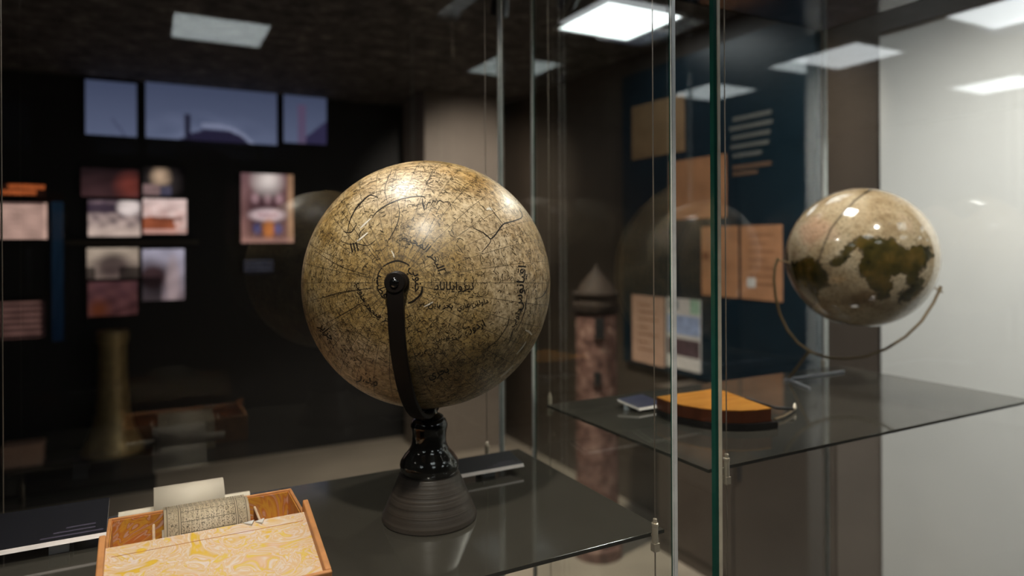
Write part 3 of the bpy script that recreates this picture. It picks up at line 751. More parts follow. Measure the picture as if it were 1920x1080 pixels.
# arm from the front pole down, under the ball and up to the far pole
RA = GR + 0.011
PH = Vector((PN.x, PN.y, 0)).normalized()
el = math.atan2(PN.z, math.hypot(PN.x, PN.y))
arm_n = PH.cross(Vector((0, 0, 1)))
pts = []
for k in range(49):
    a = el - math.pi * k / 48
    pts.append(GC + (PH * math.cos(a) + Vector((0, 0, 1)) * math.sin(a)) * RA)
pts = [pts[0] + Vector((0, 0, 0.010))] + pts + [pts[-1] + Vector((0, 0, 0.010))]
MB().tube(pts, 0.0030, w=0.0098, nrm=arm_n).build('support_arm', 'arm', globe, smooth=True, bevel=0.0)
def along(axis, prof, c, name, mat, parent, seg=40):
    q = axis.to_track_quat('Z', 'Y'); mb = MB().lathe(prof, (0, 0, 0), seg)
    mb.v = [c + q @ p for p in mb.v]; return mb.build(name, mat, parent, smooth=True)
pc = GC + PN * GR
along(PN, [(0.0142, -0.001), (0.0142, 0.004), (0.0130, 0.0055), (0.004, 0.006)], pc, 'pole_disc', 'arm', globe)
kb = along(PN, [(0.0130, 0.0080), (0.0130, 0.0140), (0.0115, 0.0158), (0.003, 0.0162)], pc, 'arm_end', 'arm', globe)
along(PN, [(0.0055, 0.0160), (0.0055, 0.0178), (0.0040, 0.0195), (0.0015, 0.0203)], pc, 'bolt', 'turned_black', kb, 24)
along(-PN, [(0.0142, -0.001), (0.0142, 0.006), (0.0130, 0.0145), (0.004, 0.016)], GC - PN * GR, 'pole_disc', 'arm', globe)
zb = GC.z - RA - 0.0035
def zpix(y): return at_t(805, y, _tz).z
k = _tz / F
MB().lathe([(0.0200, zpix(783)), (0.0210, zpix(780)), (0.0170, zpix(776)), (0.0120, zpix(774)), (0.0110, max(zb, zpix(764)))][::-1], (BC.x, BC.y, 0)).build('neck_cap', 'turned_black', globe, smooth=True)
prof = [(50 * k, 884), (54 * k, 876), (55 * k, 868), (53.5 * k, 862), (47 * k, 852), (39 * k, 843), (33.5 * k, 834), (31.5 * k, 824), (32 * k, 812), (33.5 * k, 803), (34.5 * k, 798), (34.5 * k, 795), (33 * k, 791), (31 * k, 786), (24 * k, 782)]
MB().lathe([(r, zpix(y)) for r, y in prof], (BC.x, BC.y, 0), 64).build('stand_neck', 'turned_black', globe, smooth=True)
prof = [(84 * k, 969.5), (87.5 * k, 967), (88 * k, 962), (86.5 * k, 957), (82 * k, 947), (75 * k, 930), (67 * k, 912), (59.5 * k, 894), (55 * k, 884.5)]
zs = [zpix(y) for r, y in prof]; dz = H1 - zs[0]
MB().lathe([(r, zz + dz * (1 if i == 0 else 0)) for i, ((r, y), zz) in enumerate(zip(prof, zs))], (BC.x, BC.y, 0), 72).build('stand_base', 'turned_base', globe, smooth=True)

# ------------------------------------------------------------------ small globe
T2 = 1.555
G2 = at_t(1612.5, 483, T2); R2 = 130.5 / F * T2 * 0.995
g2 = thing('small_globe', 'smaller cream globe with dark olive painted land, in a thin bronze arc', 'globe', (G2.x, G2.y, H2))
axis2 = (at_t(1762, 541, T2) - at_t(1459, 488, T2)).normalized()
def c2(p): return (1450 + p[0] / 3.6, 340 + p[1] / 3.6)
LAND = [
    [(40, 440), (85, 500), (110, 545), (165, 548), (235, 515), (290, 540), (320, 570), (350, 610), (372, 650), (360, 700), (310, 720), (285, 745), (310, 820), (250, 850), (180, 830), (110, 720), (60, 600)],
    [(480, 440), (550, 400), (600, 378), (660, 372), (800, 388), (860, 425), (930, 452), (1000, 430), (1050, 440), (1075, 500), (1040, 560), (985, 585), (985, 640), (1010, 680), (970, 770), (900, 815), (840, 815), (850, 760), (915, 710), (900, 655), (872, 600), (800, 640), (765, 670), (815, 690), (805, 730), (760, 770), (710, 790), (660, 715), (640, 665), (590, 625), (570, 600), (600, 545), (605, 480), (560, 455), (505, 470), (500, 540), (470, 560), (420, 575), (385, 580), (370, 565), (400, 540), (445, 490)],
    [(690, 760), (740, 730), (790, 770), (750, 790), (700, 795)],
]
LAND = [[c2(p) for p in poly] for poly in LAND]
LINE = [c2(p) for p in ((660, 55), (610, 85), (550, 130), (450, 240), (390, 320), (345, 420), (300, 545))]
def inside(poly, x, y):
    r = False; j = len(poly) - 1
    for i in range(len(poly)):
        xi, yi = poly[i]; xj, yj = poly[j]
        if (yi > y) != (yj > y) and x < (xj - xi) * (y - yi) / (yj - yi) + xi: r = not r
        j = i
    return r
def seg_d(p, a, b):
    dx, dy = b[0] - a[0], b[1] - a[1]; t = max(0, min(1, ((p[0] - a[0]) * dx + (p[1] - a[1]) * dy) / (dx * dx + dy * dy)))
    return math.hypot(p[0] - a[0] - t * dx, p[1] - a[1] - t * dy)
def to_px(p):
    d = p - Vector((0, 0, EYE)); z = d.dot(_fw); return CX + F * d.dot(_cr) / z, CY - F * d.dot(_cu) / z
b2 = ball('sphere', G2, R2, axis2.to_track_quat('Z', 'Y'), 'globe2', g2, 300, 150)
me = b2.data; ca = me.color_attributes.new('land', 'FLOAT_COLOR', 'POINT'); mw = b2.matrix_world
cdir = (Vector((0, 0, EYE)) - G2).normalized(); vals = []
q2 = axis2.to_track_quat('Z', 'Y')
for vx in me.vertices:
    w = mw @ vx.co; nrm = (w - G2).normalized(); g = 0.0; land = 0.0
    if nrm.dot(cdir) > 0.02:
        x, y = to_px(w)
        ins = any(inside(pl, x, y) for pl in LAND)
        sd = min(seg_d((x, y), pl[i], pl[(i + 1) % len(pl)]) for pl in LAND for i in range(len(pl)))
        land = max(0.0, min(1.0, 0.5 + (sd if ins else -sd) / 18.0))
        d = min(seg_d((x, y), LINE[i], LINE[i + 1]) for i in range(len(LINE) - 1))
        g = max(0.0, min(1.0, (2.6 - d) / 1.2)) * 0.8
    else:                                             # the far side: a broad continent round the middle
        land = 1.0 if abs(vx.co.z) < R2 * (0.45 + 0.25 * math.sin(5 * math.atan2(vx.co.y, vx.co.x))) else 0.0
    vals += [land, g, 0.0, 1.0]
ca.data.foreach_set('color', vals)
# mount: half circle of bronze below the ball, pins at both poles, raking strut and a foot
px_arc = [(1459, 484), (1453, 500), (1451, 525), (1454, 556), (1462, 588), (1476, 618), (1496, 643), (1520, 660), (1550, 670), (1583, 673), (1620, 669), (1660, 655), (1697, 632), (1728, 602), (1750, 568), (1763, 541)]
MB().tube([at_t(x, y, T2) for x, y in px_arc], 0.0032, 10).build('meridian_arc', 'brass_mount', g2, smooth=True)
pn = MB().tube([at_t(1722, 524, T2), at_t(1768, 548, T2)], 0.0018, 8).build('pole_pin', 'brass_mount', g2, smooth=True)
MB().tube([at_t(1764, 537, T2), at_t(1760, 548, T2)], 0.0040, 8).build('pin_nut', 'brass_mount', pn, smooth=True)
MB().tube([at_t(1455, 486, T2), at_t(1485, 494, T2)], 0.0018, 8).build('pole_pin', 'brass_mount', g2, smooth=True)
ft = at_z(1478, 711, H2 + 0.003); top = at_t(1517, 659, T2)
MB().tube([ft, top], 0.0032, 10).build('strut', 'brass_mount', g2, smooth=True)
e1 = at_z(1582, 696, H2 + 0.003)
MB().tube([ft + Vector((-0.012, 0, 0)), e1], 0.0028, 8).build('foot_bar', 'acrylic', g2, smooth=True)
MB().tube([ft, at_z(1518, 728, H2 + 0.003)], 0.0028, 8).build('foot_bar', 'acrylic', g2, smooth=True)

# ------------------------------------------------------------------ marbled scroll box, its lid and the scroll
BX0, BX1, BY0, BY1, BH = at_z(204, 967, H1 + 0.050).x, at_z(545, 914, H1 + 0.050).x, 0.905, 1.014, 0.050
box = thing('scroll_box', 'open tan box lined with marbled paper, its lid folded forward', 'box', ((BX0 + BX1) / 2, BY0, H1))
w = 0.004
MB().box((BX0, BY0, H1), (BX1, BY1, H1 + 0.004)).build('bottom', 'leather', box)
def wall_pair(name, a, b, ia, ib):
    MB().box(a, b).build(name, 'leather', box, bevel=0.0010)
    MB().box(ia, ib).build('lining', 'marble_dark', box)
z0, z1 = H1 + 0.004, H1 + BH
wall_pair('back_wall', (BX0, BY1 - w, z0), (BX1, BY1, z1), (BX0 + w, BY1 - w - 0.0012, z0), (BX1 - w, BY1 - w, z1 - 0.003))
wall_pair('side_wall', (BX0, BY0, z0), (BX0 + w, BY1 - w, z1), (BX0 + w, BY0 + w, z0), (BX0 + w + 0.0012, BY1 - w - 0.0012, z1 - 0.003))
wall_pair('side_wall', (BX1 - w, BY0, z0), (BX1, BY1 - w, z1), (BX1 - w - 0.0012, BY0 + w, z0), (BX1 - w, BY1 - w - 0.0012, z1 - 0.003))
MB().box((BX0 + w, BY0, z0), (BX1 - w, BY0 + w, z1 - 0.004)).build('front_wall', 'leather', box, bevel=0.001)
MB().box((BX0 + w + 0.0012, BY0 + w, z0), (BX1 - w - 0.0012, BY1 - w - 0.0012, z0 + 0.001)).build('lining', 'marble_dark', box)
# partitions with ivory pegs
for xx in (at_z(288, 985, H1 + 0.040).x, at_z(478, 952, H1 + 0.040).x):
    pt = MB().box((xx - 0.0012, BY0 + 0.03, z0 + 0.001), (xx + 0.0012, BY1 - 0.020, H1 + 0.038)).build('partition', 'leather', box)
    MB().tube([(xx, BY0 + 0.034, H1 + 0.0395), (xx, BY1 - 0.022, H1 + 0.0395)], 0.0017, 8).build('ivory_edge', 'peg', pt, smooth=True)
    MB().tube([(xx + 0.001, BY0 + 0.030, H1 + 0.006), (xx + 0.001, BY0 + 0.030, H1 + 0.040)], 0.0018, 8).build('ivory_post', 'peg', pt, smooth=True)
# lid: shallow tray, hinged on the front wall and sloping down to the shelf, marbled side up
A = Vector((BX0 - 0.004, BY0 + 0.004, H1 + BH + 0.003)); B = Vector((BX1 + 0.003, BY0 + 0.004, H1 + BH + 0.003))
lid_n = 0.125; drop = Vector((0, -0.963, -0.27)).normalized(); up = Vector((0, -0.27, 0.963)).normalized()
def lidbox(u0, u1, v0, v1, h0, h1):
    X = Vector((1, 0, 0)); bt, tp = [], []
    for uu, vv in ((u0, v0), (u1, v0), (u1, v1), (u0, v1)):
        p = Vector((uu, A.y, A.z)) + drop * vv
        bt.append(p + up * h0); tp.append(p + up * h1)
    return MB().hexa(bt, tp)
lid = lidbox(A.x, B.x, 0, lid_n, -0.006, -0.0005).build('lid', 'leather', box, bevel=0.001)
pp = lidbox(A.x + 0.006, B.x - 0.006, 0.0015, lid_n - 0.006, -0.0005, 0.0006).build('marbled_panel', 'marble', lid)
lidbox(A.x + 0.012, B.x - 0.010, 0.0185, 0.0190, 0.0006, 0.0010).build('paper_seam', 'leather', lid)
for u0, u1 in ((A.x - 0.001, A.x + 0.006), (B.x - 0.006, B.x + 0.001)):
    lidbox(u0, u1, -0.010, lid_n, -0.006, 0.011).build('lid_rim', 'leather', lid, bevel=0.0016)
lidbox(A.x - 0.001, B.x + 0.001, lid_n, lid_n + 0.005, -0.006, 0.011).build('lid_rim', 'leather', lid, bevel=0.0016)
tr = MB()
for (a, b, c) in (((0.096, 0.002), (0.110, 0.001), (0.106, 0.010)), ((0.110, 0.003), (0.122, 0.001), (0.118, 0.011))):
    base = [Vector((A.x + 0.056 + q[0], A.y, A.z)) + drop * q[1] for q in (a, b, c)]
    n = len(tr.v); tr.v += [p + up * 0.0008 for p in base] + [p + up * (0.0012 + 0.0012 * i) for i, p in enumerate(base)]
    for q in ((0, 1, 2), (3, 4, 5), (0, 1, 4, 3), (1, 2, 5, 4), (2, 0, 3, 5)): tr.f.append([n + i for i in q]); tr.mi.append(0)
tr.build('torn_paper', 'paper_white', lid)

SX0, SX1 = at_d(306, 955, 1.0).x, at_d(459, 928, 1.0).x
scroll = thing('scroll', 'old paper scroll with ruled columns of script, lying over the marbled box', 'scroll', ((SX0 + SX1) / 2, 0.96, H1))
def strip(path, x0, x1, name, mat, parent, x0b=None, x1b=None, thick=0.0007):
    """a sheet swept along a (depth, height) path with uv."""
    x0b = x0 if x0b is None else x0b; x1b = x1 if x1b is None else x1b
    Ls = [0.0]
    for i in range(1, len(path)): Ls.append(Ls[-1] + math.hypot(path[i][0] - path[i - 1][0], path[i][1] - path[i - 1][1]))
    v, f, uvs = [], [], []; wd = x1 - x0; n = len(path)
    for i, (y, z) in enumerate(path):
        t = i / (n - 1); a = x0 + (x0b - x0) * t; b = x1 + (x1b - x1) * t
        v += [Vector((a, y, z)), Vector((b, y, z))]
    for i in range(n - 1): f.append((2 * i, 2 * i + 1, 2 * i + 3, 2 * i + 2))
    me = bpy.data.meshes.new(name); c = parent.matrix_world.translation
    me.from_pydata([p - c for p in v], [], f); me.materials.append(M[mat]); uv = me.uv_layers.new(name='UVMap')
    for li, lp in enumerate(me.loops):
        vi = lp.vertex_index; uv.data[li].uv = (float(vi % 2), Ls[vi // 2] / wd)
    me.polygons.foreach_set('use_smooth', [True] * len(f)); me.update()
    o = bpy.data.objects.new(name, me); col.objects.link(o); o.matrix_world = Matrix.Translation(c); adopt(o, parent)
    s = o.modifiers.new('thickness', 'SOLIDIFY'); s.thickness = thick; s.offset = -1
    return o
cy, cz, rr = 0.972, H1 + 0.0270, 0.0345
path = [(cy + rr * math.cos(math.radians(a)), cz + rr * math.sin(math.radians(a))) for a in range(205, 30, -6)]
path = path[:-3]
path += [(1.0165, H1 + 0.0515), (1.021, H1 + 0.046), (1.024, H1 + 0.034), (1.027, H1 + 0.018), (1.033, H1 + 0.006), (1.045, H1 + 0.0015)]
strip(path, SX0, SX1, 'written_sheet', 'scroll', scroll)
MB().tube([(SX0 - 0.002, cy, cz), (SX1 + 0.002, cy, cz)], 0.011, 16).build('inner_roll', 'scroll_back', scroll, smooth=True)
QX0, QX1 = at_d(288, 905, 1.085).x, at_d(417, 888, 1.085).x
oy, oz, orr = 1.074, H1 + 0.0305, 0.0295
path = [(oy + (orr - 0.00001 * a) * math.cos(math.radians(a)), oz + (orr - 0.00001 * a) * math.sin(math.radians(a))) for a in range(0, 361 * 2, 8)]
strip(path, QX0, QX1, 'outer_roll', 'scroll_back', scroll, thick=0.0009)
ra = at_d(222, 955, 1.070).x; rb = at_d(468, 920, 1.070).x
MB().tube([(ra, oy - 0.004, oz - 0.001), (rb, oy - 0.004, oz - 0.001)], 0.0072, 18).build('roller', 'rod', scroll, smooth=True)
# long tail of the scroll hanging from the roll towards the rear glass
path = [(1.104, H1 + 0.030), (1.112, H1 + 0.014), (1.122, H1 + 0.004), (1.135, H1 + 0.0012), (1.160, H1 + 0.0012)]
strip(path, QX0, QX1, 'tail_sheet', 'scroll_back', scroll)

# ------------------------------------------------------------------ caption plates
def caption(corners, label, mat, group=None, block_at=0.5, z=H1):
    """corners: front-left, front-right, back-right, back-left of the sloping face."""
    fl, fr, br, bl = corners; th = Vector((0, -0.0035, -0.0046))
    t = thing('caption_plate', label, 'label', ((fl.x + br.x) / 2, (fl.y + br.y) / 2, z), group)
    MB().hexa([p + th for p in (fl, fr, br, bl)], [fl, fr, br, bl]).build('plate', 'white_edge', t)
    lift = Vector((0, 0, 0.0004)); ins = 0.0006
    a, b, c, d = fl, fr, br, bl; dv = (d - a).normalized() * ins
    fo = MB().hexa([a + dv, b + dv, c, d], [a + dv + lift, b + dv + lift, c + lift, d + lift]).build('printed_face', mat, t)
    for k in range(3):                                 # rows of small print near the front edge
        s0 = 0.08 + 0.10 * k; s1 = s0 + 0.035; u0, u1 = (0.45, 0.97) if k == 0 else (0.45 + 0.1 * k, 0.9)
        q = [a.lerp(d, s) .lerp(b.lerp(c, s), u) + lift for s, u in ((s0, u0), (s0, u1), (s1, u1), (s1, u0))]
        MB().hexa(q, [p + lift * 0.3 for p in q]).build('print_row', 'label_ink', fo)
    m = fl.lerp(fr, block_at) + (bl - fl).normalized() * 0.010
    MB().box((m.x - 0.011, m.y, z), (m.x + 0.011, m.y + 0.010, m.z - 0.0049)).build('acrylic_foot', 'acrylic', t)
    m = bl.lerp(br, block_at) - (bl - fl).normalized() * 0.010
    MB().box((m.x - 0.011, m.y - 0.006, z), (m.x + 0.011, m.y, m.z - 0.0049)).build('acrylic_foot', 'acrylic', t)
    return t
zf = H1 + 0.016; zbk = H1 + 0.024
fl = at_z(862, 891, zf); fr = at_z(980, 868, zf); y = (fl.y + fr.y) / 2; fl.y = fr.y = y
caption([fl, fr, Vector((fr.x, y + 0.052, zbk)), Vector((fl.x, y + 0.052, zbk))], 'small black caption plate behind the foot of the large globe', 'label_face')
zf = H1 + 0.020; zbk = H1 + 0.038
fr = at_z(232, 989, zf); fl = at_z(-40, 1043, zf); y = (fl.y + fr.y) / 2 ; fl.y = fr.y = y
fr.x = min(fr.x, BX0 - 0.004)
caption([fl, fr, Vector((fr.x, y + 0.085, zbk)), Vector((fl.x, y + 0.085, zbk))], 'long black caption plate left of the marbled box', 'label_face', block_at=0.60)
pts = [at_z(1197, 765, H2 + 0.010), at_z(1245, 757, H2 + 0.010), at_z(1205, 739, H2 + 0.018), at_z(1157, 748, H2 + 0.018)]
caption([pts[3], pts[0], pts[1], pts[2]], 'dark blue caption plate left of the orange quadrant', 'label_blue', z=H2)

# ------------------------------------------------------------------ wooden quadrant
zt = H2 + 0.036
apex = at_z(1338, 729, zt); lft = at_z(1231, 744, zt); rgt = at_z(1446, 765, zt)
arc_px = [(1231, 744), (1252, 752), (1280, 759), (1315, 765), (1350, 768.5), (1390, 769.5), (1420, 768), (1446, 765)]
top = [at_z(x, y, zt) for x, y in arc_px]
qd = thing('quadrant', 'orange wooden quadrant with red brown sides on a black tray', 'instrument', (top[4].x, top[4].y + 0.05, H2))
poly = [(p.x, p.y) for p in top] + [(at_z(1400, 748, zt).x, at_z(1400, 748, zt).y), (at_z(1362, 734, zt).x, at_z(1362, 734, zt).y), (apex.x, apex.y), (at_z(1312, 733, zt).x, at_z(1312, 733, zt).y), (at_z(1264, 739, zt).x, at_z(1264, 739, zt).y)]
MB().prism(poly, zt - 0.0015, zt).build('wood_face', 'orange_wood', qd)
MB().prism(poly, H2 + 0.013, zt - 0.0015).build('wood_body', 'red_wood', qd)
cxq = sum(p[0] for p in poly) / len(poly); cyq = sum(p[1] for p in poly) / len(poly)
tray = [((p[0] - cxq) * 1.06 + cxq + 0.004, (p[1] - cyq) * 1.06 + cyq - 0.003) for p in poly]
MB().prism(tray, H2 + 0.0005, H2 + 0.0125).build('tray', 'black_wood', qd)
hk = [at_z(x, y, H2 + 0.006) for x, y in ((1452, 786), (1470, 780), (1483, 772), (1490, 766))]
MB().tube(hk, 0.0022, 8).build('cord', 'brass_mount', qd, smooth=True)
MB().tube([hk[-1], hk[-1] + Vector((0.003, 0.002, 0.010))], [0.004, 0.002], 8).build('hook', 'brass_fit', qd, smooth=True)
hb = [at_z(x, y, H2 + 0.012) for x, y in ((1400, 747), (1425, 756), (1455, 765), (1488, 767))]
MB().tube(hb, 0.0030, 8).build('alidade', 'black_wood', qd, smooth=True)

# ------------------------------------------------------------------ teal board with papers on the right wall
def board_rect(x0, y0, x1, y1, off, name, mat, parent=None, thick=0.004):
    """a sheet on the side wall; (x0,y0) upper left and (x1,y1) lower right in the picture."""
    rr = SIDE - off; a = at_r(x0, (y0 + y1) / 2, rr); b = at_r(x1, (y0 + y1) / 2, rr); xm = (x0 + x1) / 2
    zt_, zb_ = at_r(xm, y0, rr).z, at_r(xm, y1, rr).z
    return MB().box((rr - thick, b.y, zb_), (rr, a.y, zt_)).build(name, mat, parent, origin=None if parent else (rr, (a.y + b.y) / 2, zb_))
bd = thing('teal_board', 'tall dark teal exhibition board with pinned papers behind the glass posts', 'board', (SIDE - 0.04, 2.4, 0.55))
a = at_r(1168, 450, SIDE - 0.04); b = at_r(1530, 450, SIDE - 0.04)
MB().box((SIDE - 0.04, b.y, 0.815), (SIDE - 0.001, a.y, CEIL - 0.12)).build('panel', 'teal', bd)
rows = [(1374, 213, 1446, 221, 0), (1368, 231, 1448, 239, 0), (1372, 249, 1444, 257, 0), (1370, 267, 1442, 275, 0), (1374, 285, 1428, 293, 0), (1374, 306, 1446, 314, 1), (1374, 320, 1420, 328, 1)]
for x0, y0, x1, y1, k in rows:
    board_rect(x0, y0, x1, y1, 0.041, 'text_line', 'wall_text_tan' if k else 'wall_text', bd, 0.001)
sheets = [(1185, 188, 1284, 292, 'paper_tan', 'tan paper sheet, highest on the teal board'), (1256, 296, 1362, 410, 'paper', 'orange paper sheet in the middle of the teal board'),
          (1316, 424, 1384, 556, 'paper', 'narrow orange paper sheet beside the green glass edge'), (1390, 422, 1467, 563, 'paper', 'orange paper sheet with a white square beside the small globe'),
          (1186, 555, 1246, 682, 'paper_pink', 'pale pink paper sheet, lowest left on the teal board'), (1250, 560, 1314, 693, 'paper_white', 'paper sheet with a coloured landscape print, low on the teal board')]
ri = random.Random(3)
for k, (x0, y0, x1, y1, m, lb) in enumerate(sheets):
    sh = tag(board_rect(x0, y0, x1, y1, 0.0415, 'paper_sheet', m, None, 0.003), lb, 'paper', 'papers on the teal board')
    wd, ht = x1 - x0, y1 - y0
    if k in (3, 4):
        for j in range(7):
            yy = y0 + ht * (0.12 + 0.11 * j); xl = x0 + wd * 0.18; xr = x1 - wd * ri.uniform(0.2, 0.5)
            if j in (2, 4): xr = x1 - wd * 0.2
            board_rect(xl, yy, xr, yy + 2.6, 0.0446, 'ink_line', 'paper_ink', sh, 0.0006)
    if k == 3: board_rect(1401, 521, 1417, 539, 0.0456, 'white_square', 'paper_white', sh, 0.0008)
    if k == 2: board_rect(1318, 473, 1330, 487, 0.0456, 'dark_seal', 'paper_ink', sh, 0.0008)
    if k == 5:
        for (xa, ya, xb, yb, nm, c) in ((1254, 563, 1272, 580, 'print_patch', (0.25, 0.28, 0.30)), (1294, 563, 1312, 590, 'print_patch', (0.35, 0.55, 0.40)), (1252, 592, 1312, 628, 'print_patch', (0.36, 0.44, 0.66)), (1252, 636, 1312, 668, 'print_patch', (0.10, 0.06, 0.07))):
            mm = plain('print_tint', c, 0.6, vary=0.3, scale=20); board_rect(xa, ya, xb, yb, 0.0446, nm, mm, sh, 0.0006)
# dark cabinet along the right wall under the board
cb = thing('cabinet', 'long dark brown floor cabinet under the teal board', 'cabinet', (SIDE - 0.15, 2.2, 0))
MB().box((SIDE - 0.26, white_end + 0.005, 0.0), (SIDE - 0.0005, 2.62, 0.78)).build('cabinet_body', 'brown_wall', cb, bevel=0.003)
MB().box((SIDE - 0.27, white_end, 0.78), (SIDE - 0.0005, 2.63, 0.80)).build('cabinet_top', 'brown_wall', cb, bevel=0.002)
for k in range(2):
    y0 = white_end + 0.015 + k * 0.48
    dr = MB().box((SIDE - 0.276, y0, 0.08), (SIDE - 0.2605, y0 + 0.47, 0.77)).build('cabinet_door', 'brown_wall', cb, bevel=0.002)
    MB().box((SIDE - 0.286, y0 + (0.43 if k == 0 else 0.02), 0.50), (SIDE - 0.2765, y0 + (0.44 if k == 0 else 0.03), 0.60)).build('door_pull', 'dark_metal', dr)

# ------------------------------------------------------------------ stone tower model
TT = 3.3
tc = at_t(1118, 620, TT)
tw = thing('tower_model', 'pink stone model tower with a brown cone roof beside the teal board', 'model', (tc.x, tc.y, 0))
kt = TT / F
def tz(y): return at_t(1118, y, TT).z
MB().lathe([(46 * kt, 0.0), (46 * kt, 0.05), (40 * kt, 0.06), (38 * kt, tz(590)), (38 * kt, tz(588))], (tc.x, tc.y, 0), 40).build('shaft', 'tower', tw, smooth=True)
gl = MB().lathe([(39 * kt, tz(588)), (43 * kt, tz(582)), (43 * kt, tz(568)), (40 * kt, tz(566)), (40 * kt, tz(556)), (44 * kt, tz(552)), (44 * kt, tz(548)), (36 * kt, tz(547))], (tc.x, tc.y, 0), 40).build('gallery', 'roof_stone', tw, smooth=True)
MB().lathe([(37 * kt, tz(547)), (28 * kt, tz(532)), (14 * kt, tz(515)), (3 * kt, tz(501)), (2 * kt, tz(494))], (tc.x, tc.y, 0), 40).build('cone_roof', 'roof_stone', tw, smooth=True)
toc = Vector((-tc.x, -tc.y, 0)).normalized(); sd = Vector((-toc.y, toc.x, 0))
for dx, y0, y1, hw in ((-6, 592, 628, 8), (-2, 690, 712, 6)):
    p = Vector((tc.x, tc.y, 0)) + toc * (37.5 * kt) - sd * (dx * kt)
    b_ = [p + sd * (s * hw * kt) + toc * d for s, d in ((-1, 0.012), (1, 0.012), (1, -0.03), (-1, -0.03))]
    MB().hexa([Vector((q.x, q.y, tz(y1))) for q in b_], [Vector((q.x, q.y, tz(y0))) for q in b_]).build('window_recess', 'black_wall', tw)
    bb = [p + sd * (s * (hw + 2) * kt) + toc * d for s, d in ((-1, 0.015), (1, 0.015), (1, -0.02), (-1, -0.02))]
    MB().hexa([Vector((q.x, q.y, tz(y1 + 3))) for q in bb], [Vector((q.x, q.y, tz(y1))) for q in bb]).build('window_sill', 'roof_stone', tw)

# ------------------------------------------------------------------ lit pictures, screens and texts on the far wall
def painted(name, x0, y0, x1, y1, fn, label, cat, group, d=FAR, mat='lit_picture', depth=0.03, nx=48, ny=36):
    """a shallow box whose face emits the colours fn(u, v), u to the right and v downward."""
    a = at_d(x0, (y0 + y1) / 2, d - depth); b = at_d(x1, (y0 + y1) / 2, d - depth); xm = (x0 + x1) / 2
    zt_, zb_ = at_d(xm, y0, d - depth).z, at_d(xm, y1, d - depth).z
    t = thing(name, label, cat, ((a.x + b.x) / 2, d, zb_), group)
    MB().box((a.x - 0.012, d - depth + 0.001, zb_ - 0.012), (b.x + 0.012, d, zt_ + 0.012)).build('frame', 'black_wall', t)
    v, f, c = [], [], []
    for j in range(ny + 1):
        for i in range(nx + 1):
            u, w_ = i / nx, j / ny
            v.append((a.x + (b.x - a.x) * u, d - depth, zt_ + (zb_ - zt_) * w_)); g_ = 1.0 if mat == 'screen' else 0.78 + 0.36 * wob(u, w_, 5.3, x0 * 0.37)
            c += [min(1.0, q_ * g_) for q_ in fn(u, w_)] + [1.0]
    for j in range(ny):
        for i in range(nx): n = j * (nx + 1) + i; f.append((n, n + nx + 1, n + nx + 2, n + 1))
    o0 = t.matrix_world.translation
    me = bpy.data.meshes.new('lit_face'); me.from_pydata([Vector(p) - o0 for p in v], [], f); me.materials.append(M[mat])
    me.color_attributes.new('picture', 'FLOAT_COLOR', 'POINT').data.foreach_set('color', c); me.update()
    o = bpy.data.objects.new('lit_face', me); col.objects.link(o); o.matrix_world = Matrix.Translation(o0); adopt(o, t)
    return t
def lin(r, g, b): return tuple(((x / 255) ** 2.2) for x in (r, g, b))
def mixc(a, b, t): t = max(0.0, min(1.0, t)); return tuple(a[i] + (b[i] - a[i]) * t for i in range(3))
def blob(u, v, cu, cv, ru, rv, soft=0.3): d = math.hypot((u - cu) / ru, (v - cv) / rv); return max(0.0, min(1.0, (1 + soft - d) / (2 * soft)))
def wob(u, v, s, k=0): return 0.5 + 0.5 * math.sin(s * (u * 1.7 + v) + 2.1 * math.sin(s * 0.6 * v + k) + k) * math.cos(s * (v * 1.3 - u * 0.4) + k * 1.7)
def f_sky(u, v): return mixc(lin(70, 76, 100), lin(92, 98, 124), v)
def f_s1(u, v):
    c = f_sky(u, v); return mixc(c, lin(60, 60, 85), 0.5 * (abs((v - 0.85) - (u - 0.65) * 1.2) < 0.04 and u > 0.5))
def f_s2(u, v):
    c = mixc(f_sky(u, v), lin(125, 130, 160), 0.5 * blob(u, v, 0.45, 0.95, 0.4, 0.35, 0.5) * wob(u, v, 9))
    arc = 0.78 + 2.6 * max(0, u - 0.55) ** 2 * 1.6 + 1.2 * max(0, 0.42 - u)
    c = mixc(c, lin(135, 138, 165), 0.7 * (abs(v - arc + 0.05) < 0.04 and u > 0.4)); c = mixc(c, lin(42, 38, 58), 1.0 if v > arc else 0.0)
    return mixc(c, lin(36, 34, 50), 1.0 if abs(u - 0.31) < 0.02 and v > 0.55 else 0.0)
def f_s3(u, v):
    c = f_sky(u, v); c = mixc(c, lin(92, 70, 96), 0.7 * (abs(u - 0.42) < 0.10 and v > 0.2)); return mixc(c, lin(52, 48, 74), 1.0 if v > 1.25 - 0.75 * u and u > 0.5 else 0.0)
sg = 'blue projection screens under the ceiling'
painted('projection_screen', 160, 153, 256, 254, f_s1, 'narrow blue screen, leftmost in the row under the ceiling', 'screen', sg, mat='screen')
painted('projection_screen', 273, 161, 519, 265, f_s2, 'wide blue screen with a dark dome outline in the middle of the row', 'screen', sg, mat='screen')
painted('projection_screen', 532, 178, 612, 269, f_s3, 'narrow bluish screen with a purple stripe, rightmost in the row', 'screen', sg, mat='screen')
BK = lin(14, 12, 13)
def f_p1(u, v):
    c = mixc(lin(105, 85, 95), lin(205, 178, 168), v * 1.2); c = mixc(c, lin(70, 56, 66), 0.7 * wob(u, v, 11) ** 1.5 * (1 - blob(u, v, 0.5, 1.0, 0.8, 0.25, 0.4)))
    c = mixc(c, lin(58, 46, 60), 0.9 * (0.10 < v < 0.36 and u < 0.55)); return mixc(c, lin(228, 208, 205), blob(u, v, 0.78, 0.18, 0.22, 0.24, 0.25))
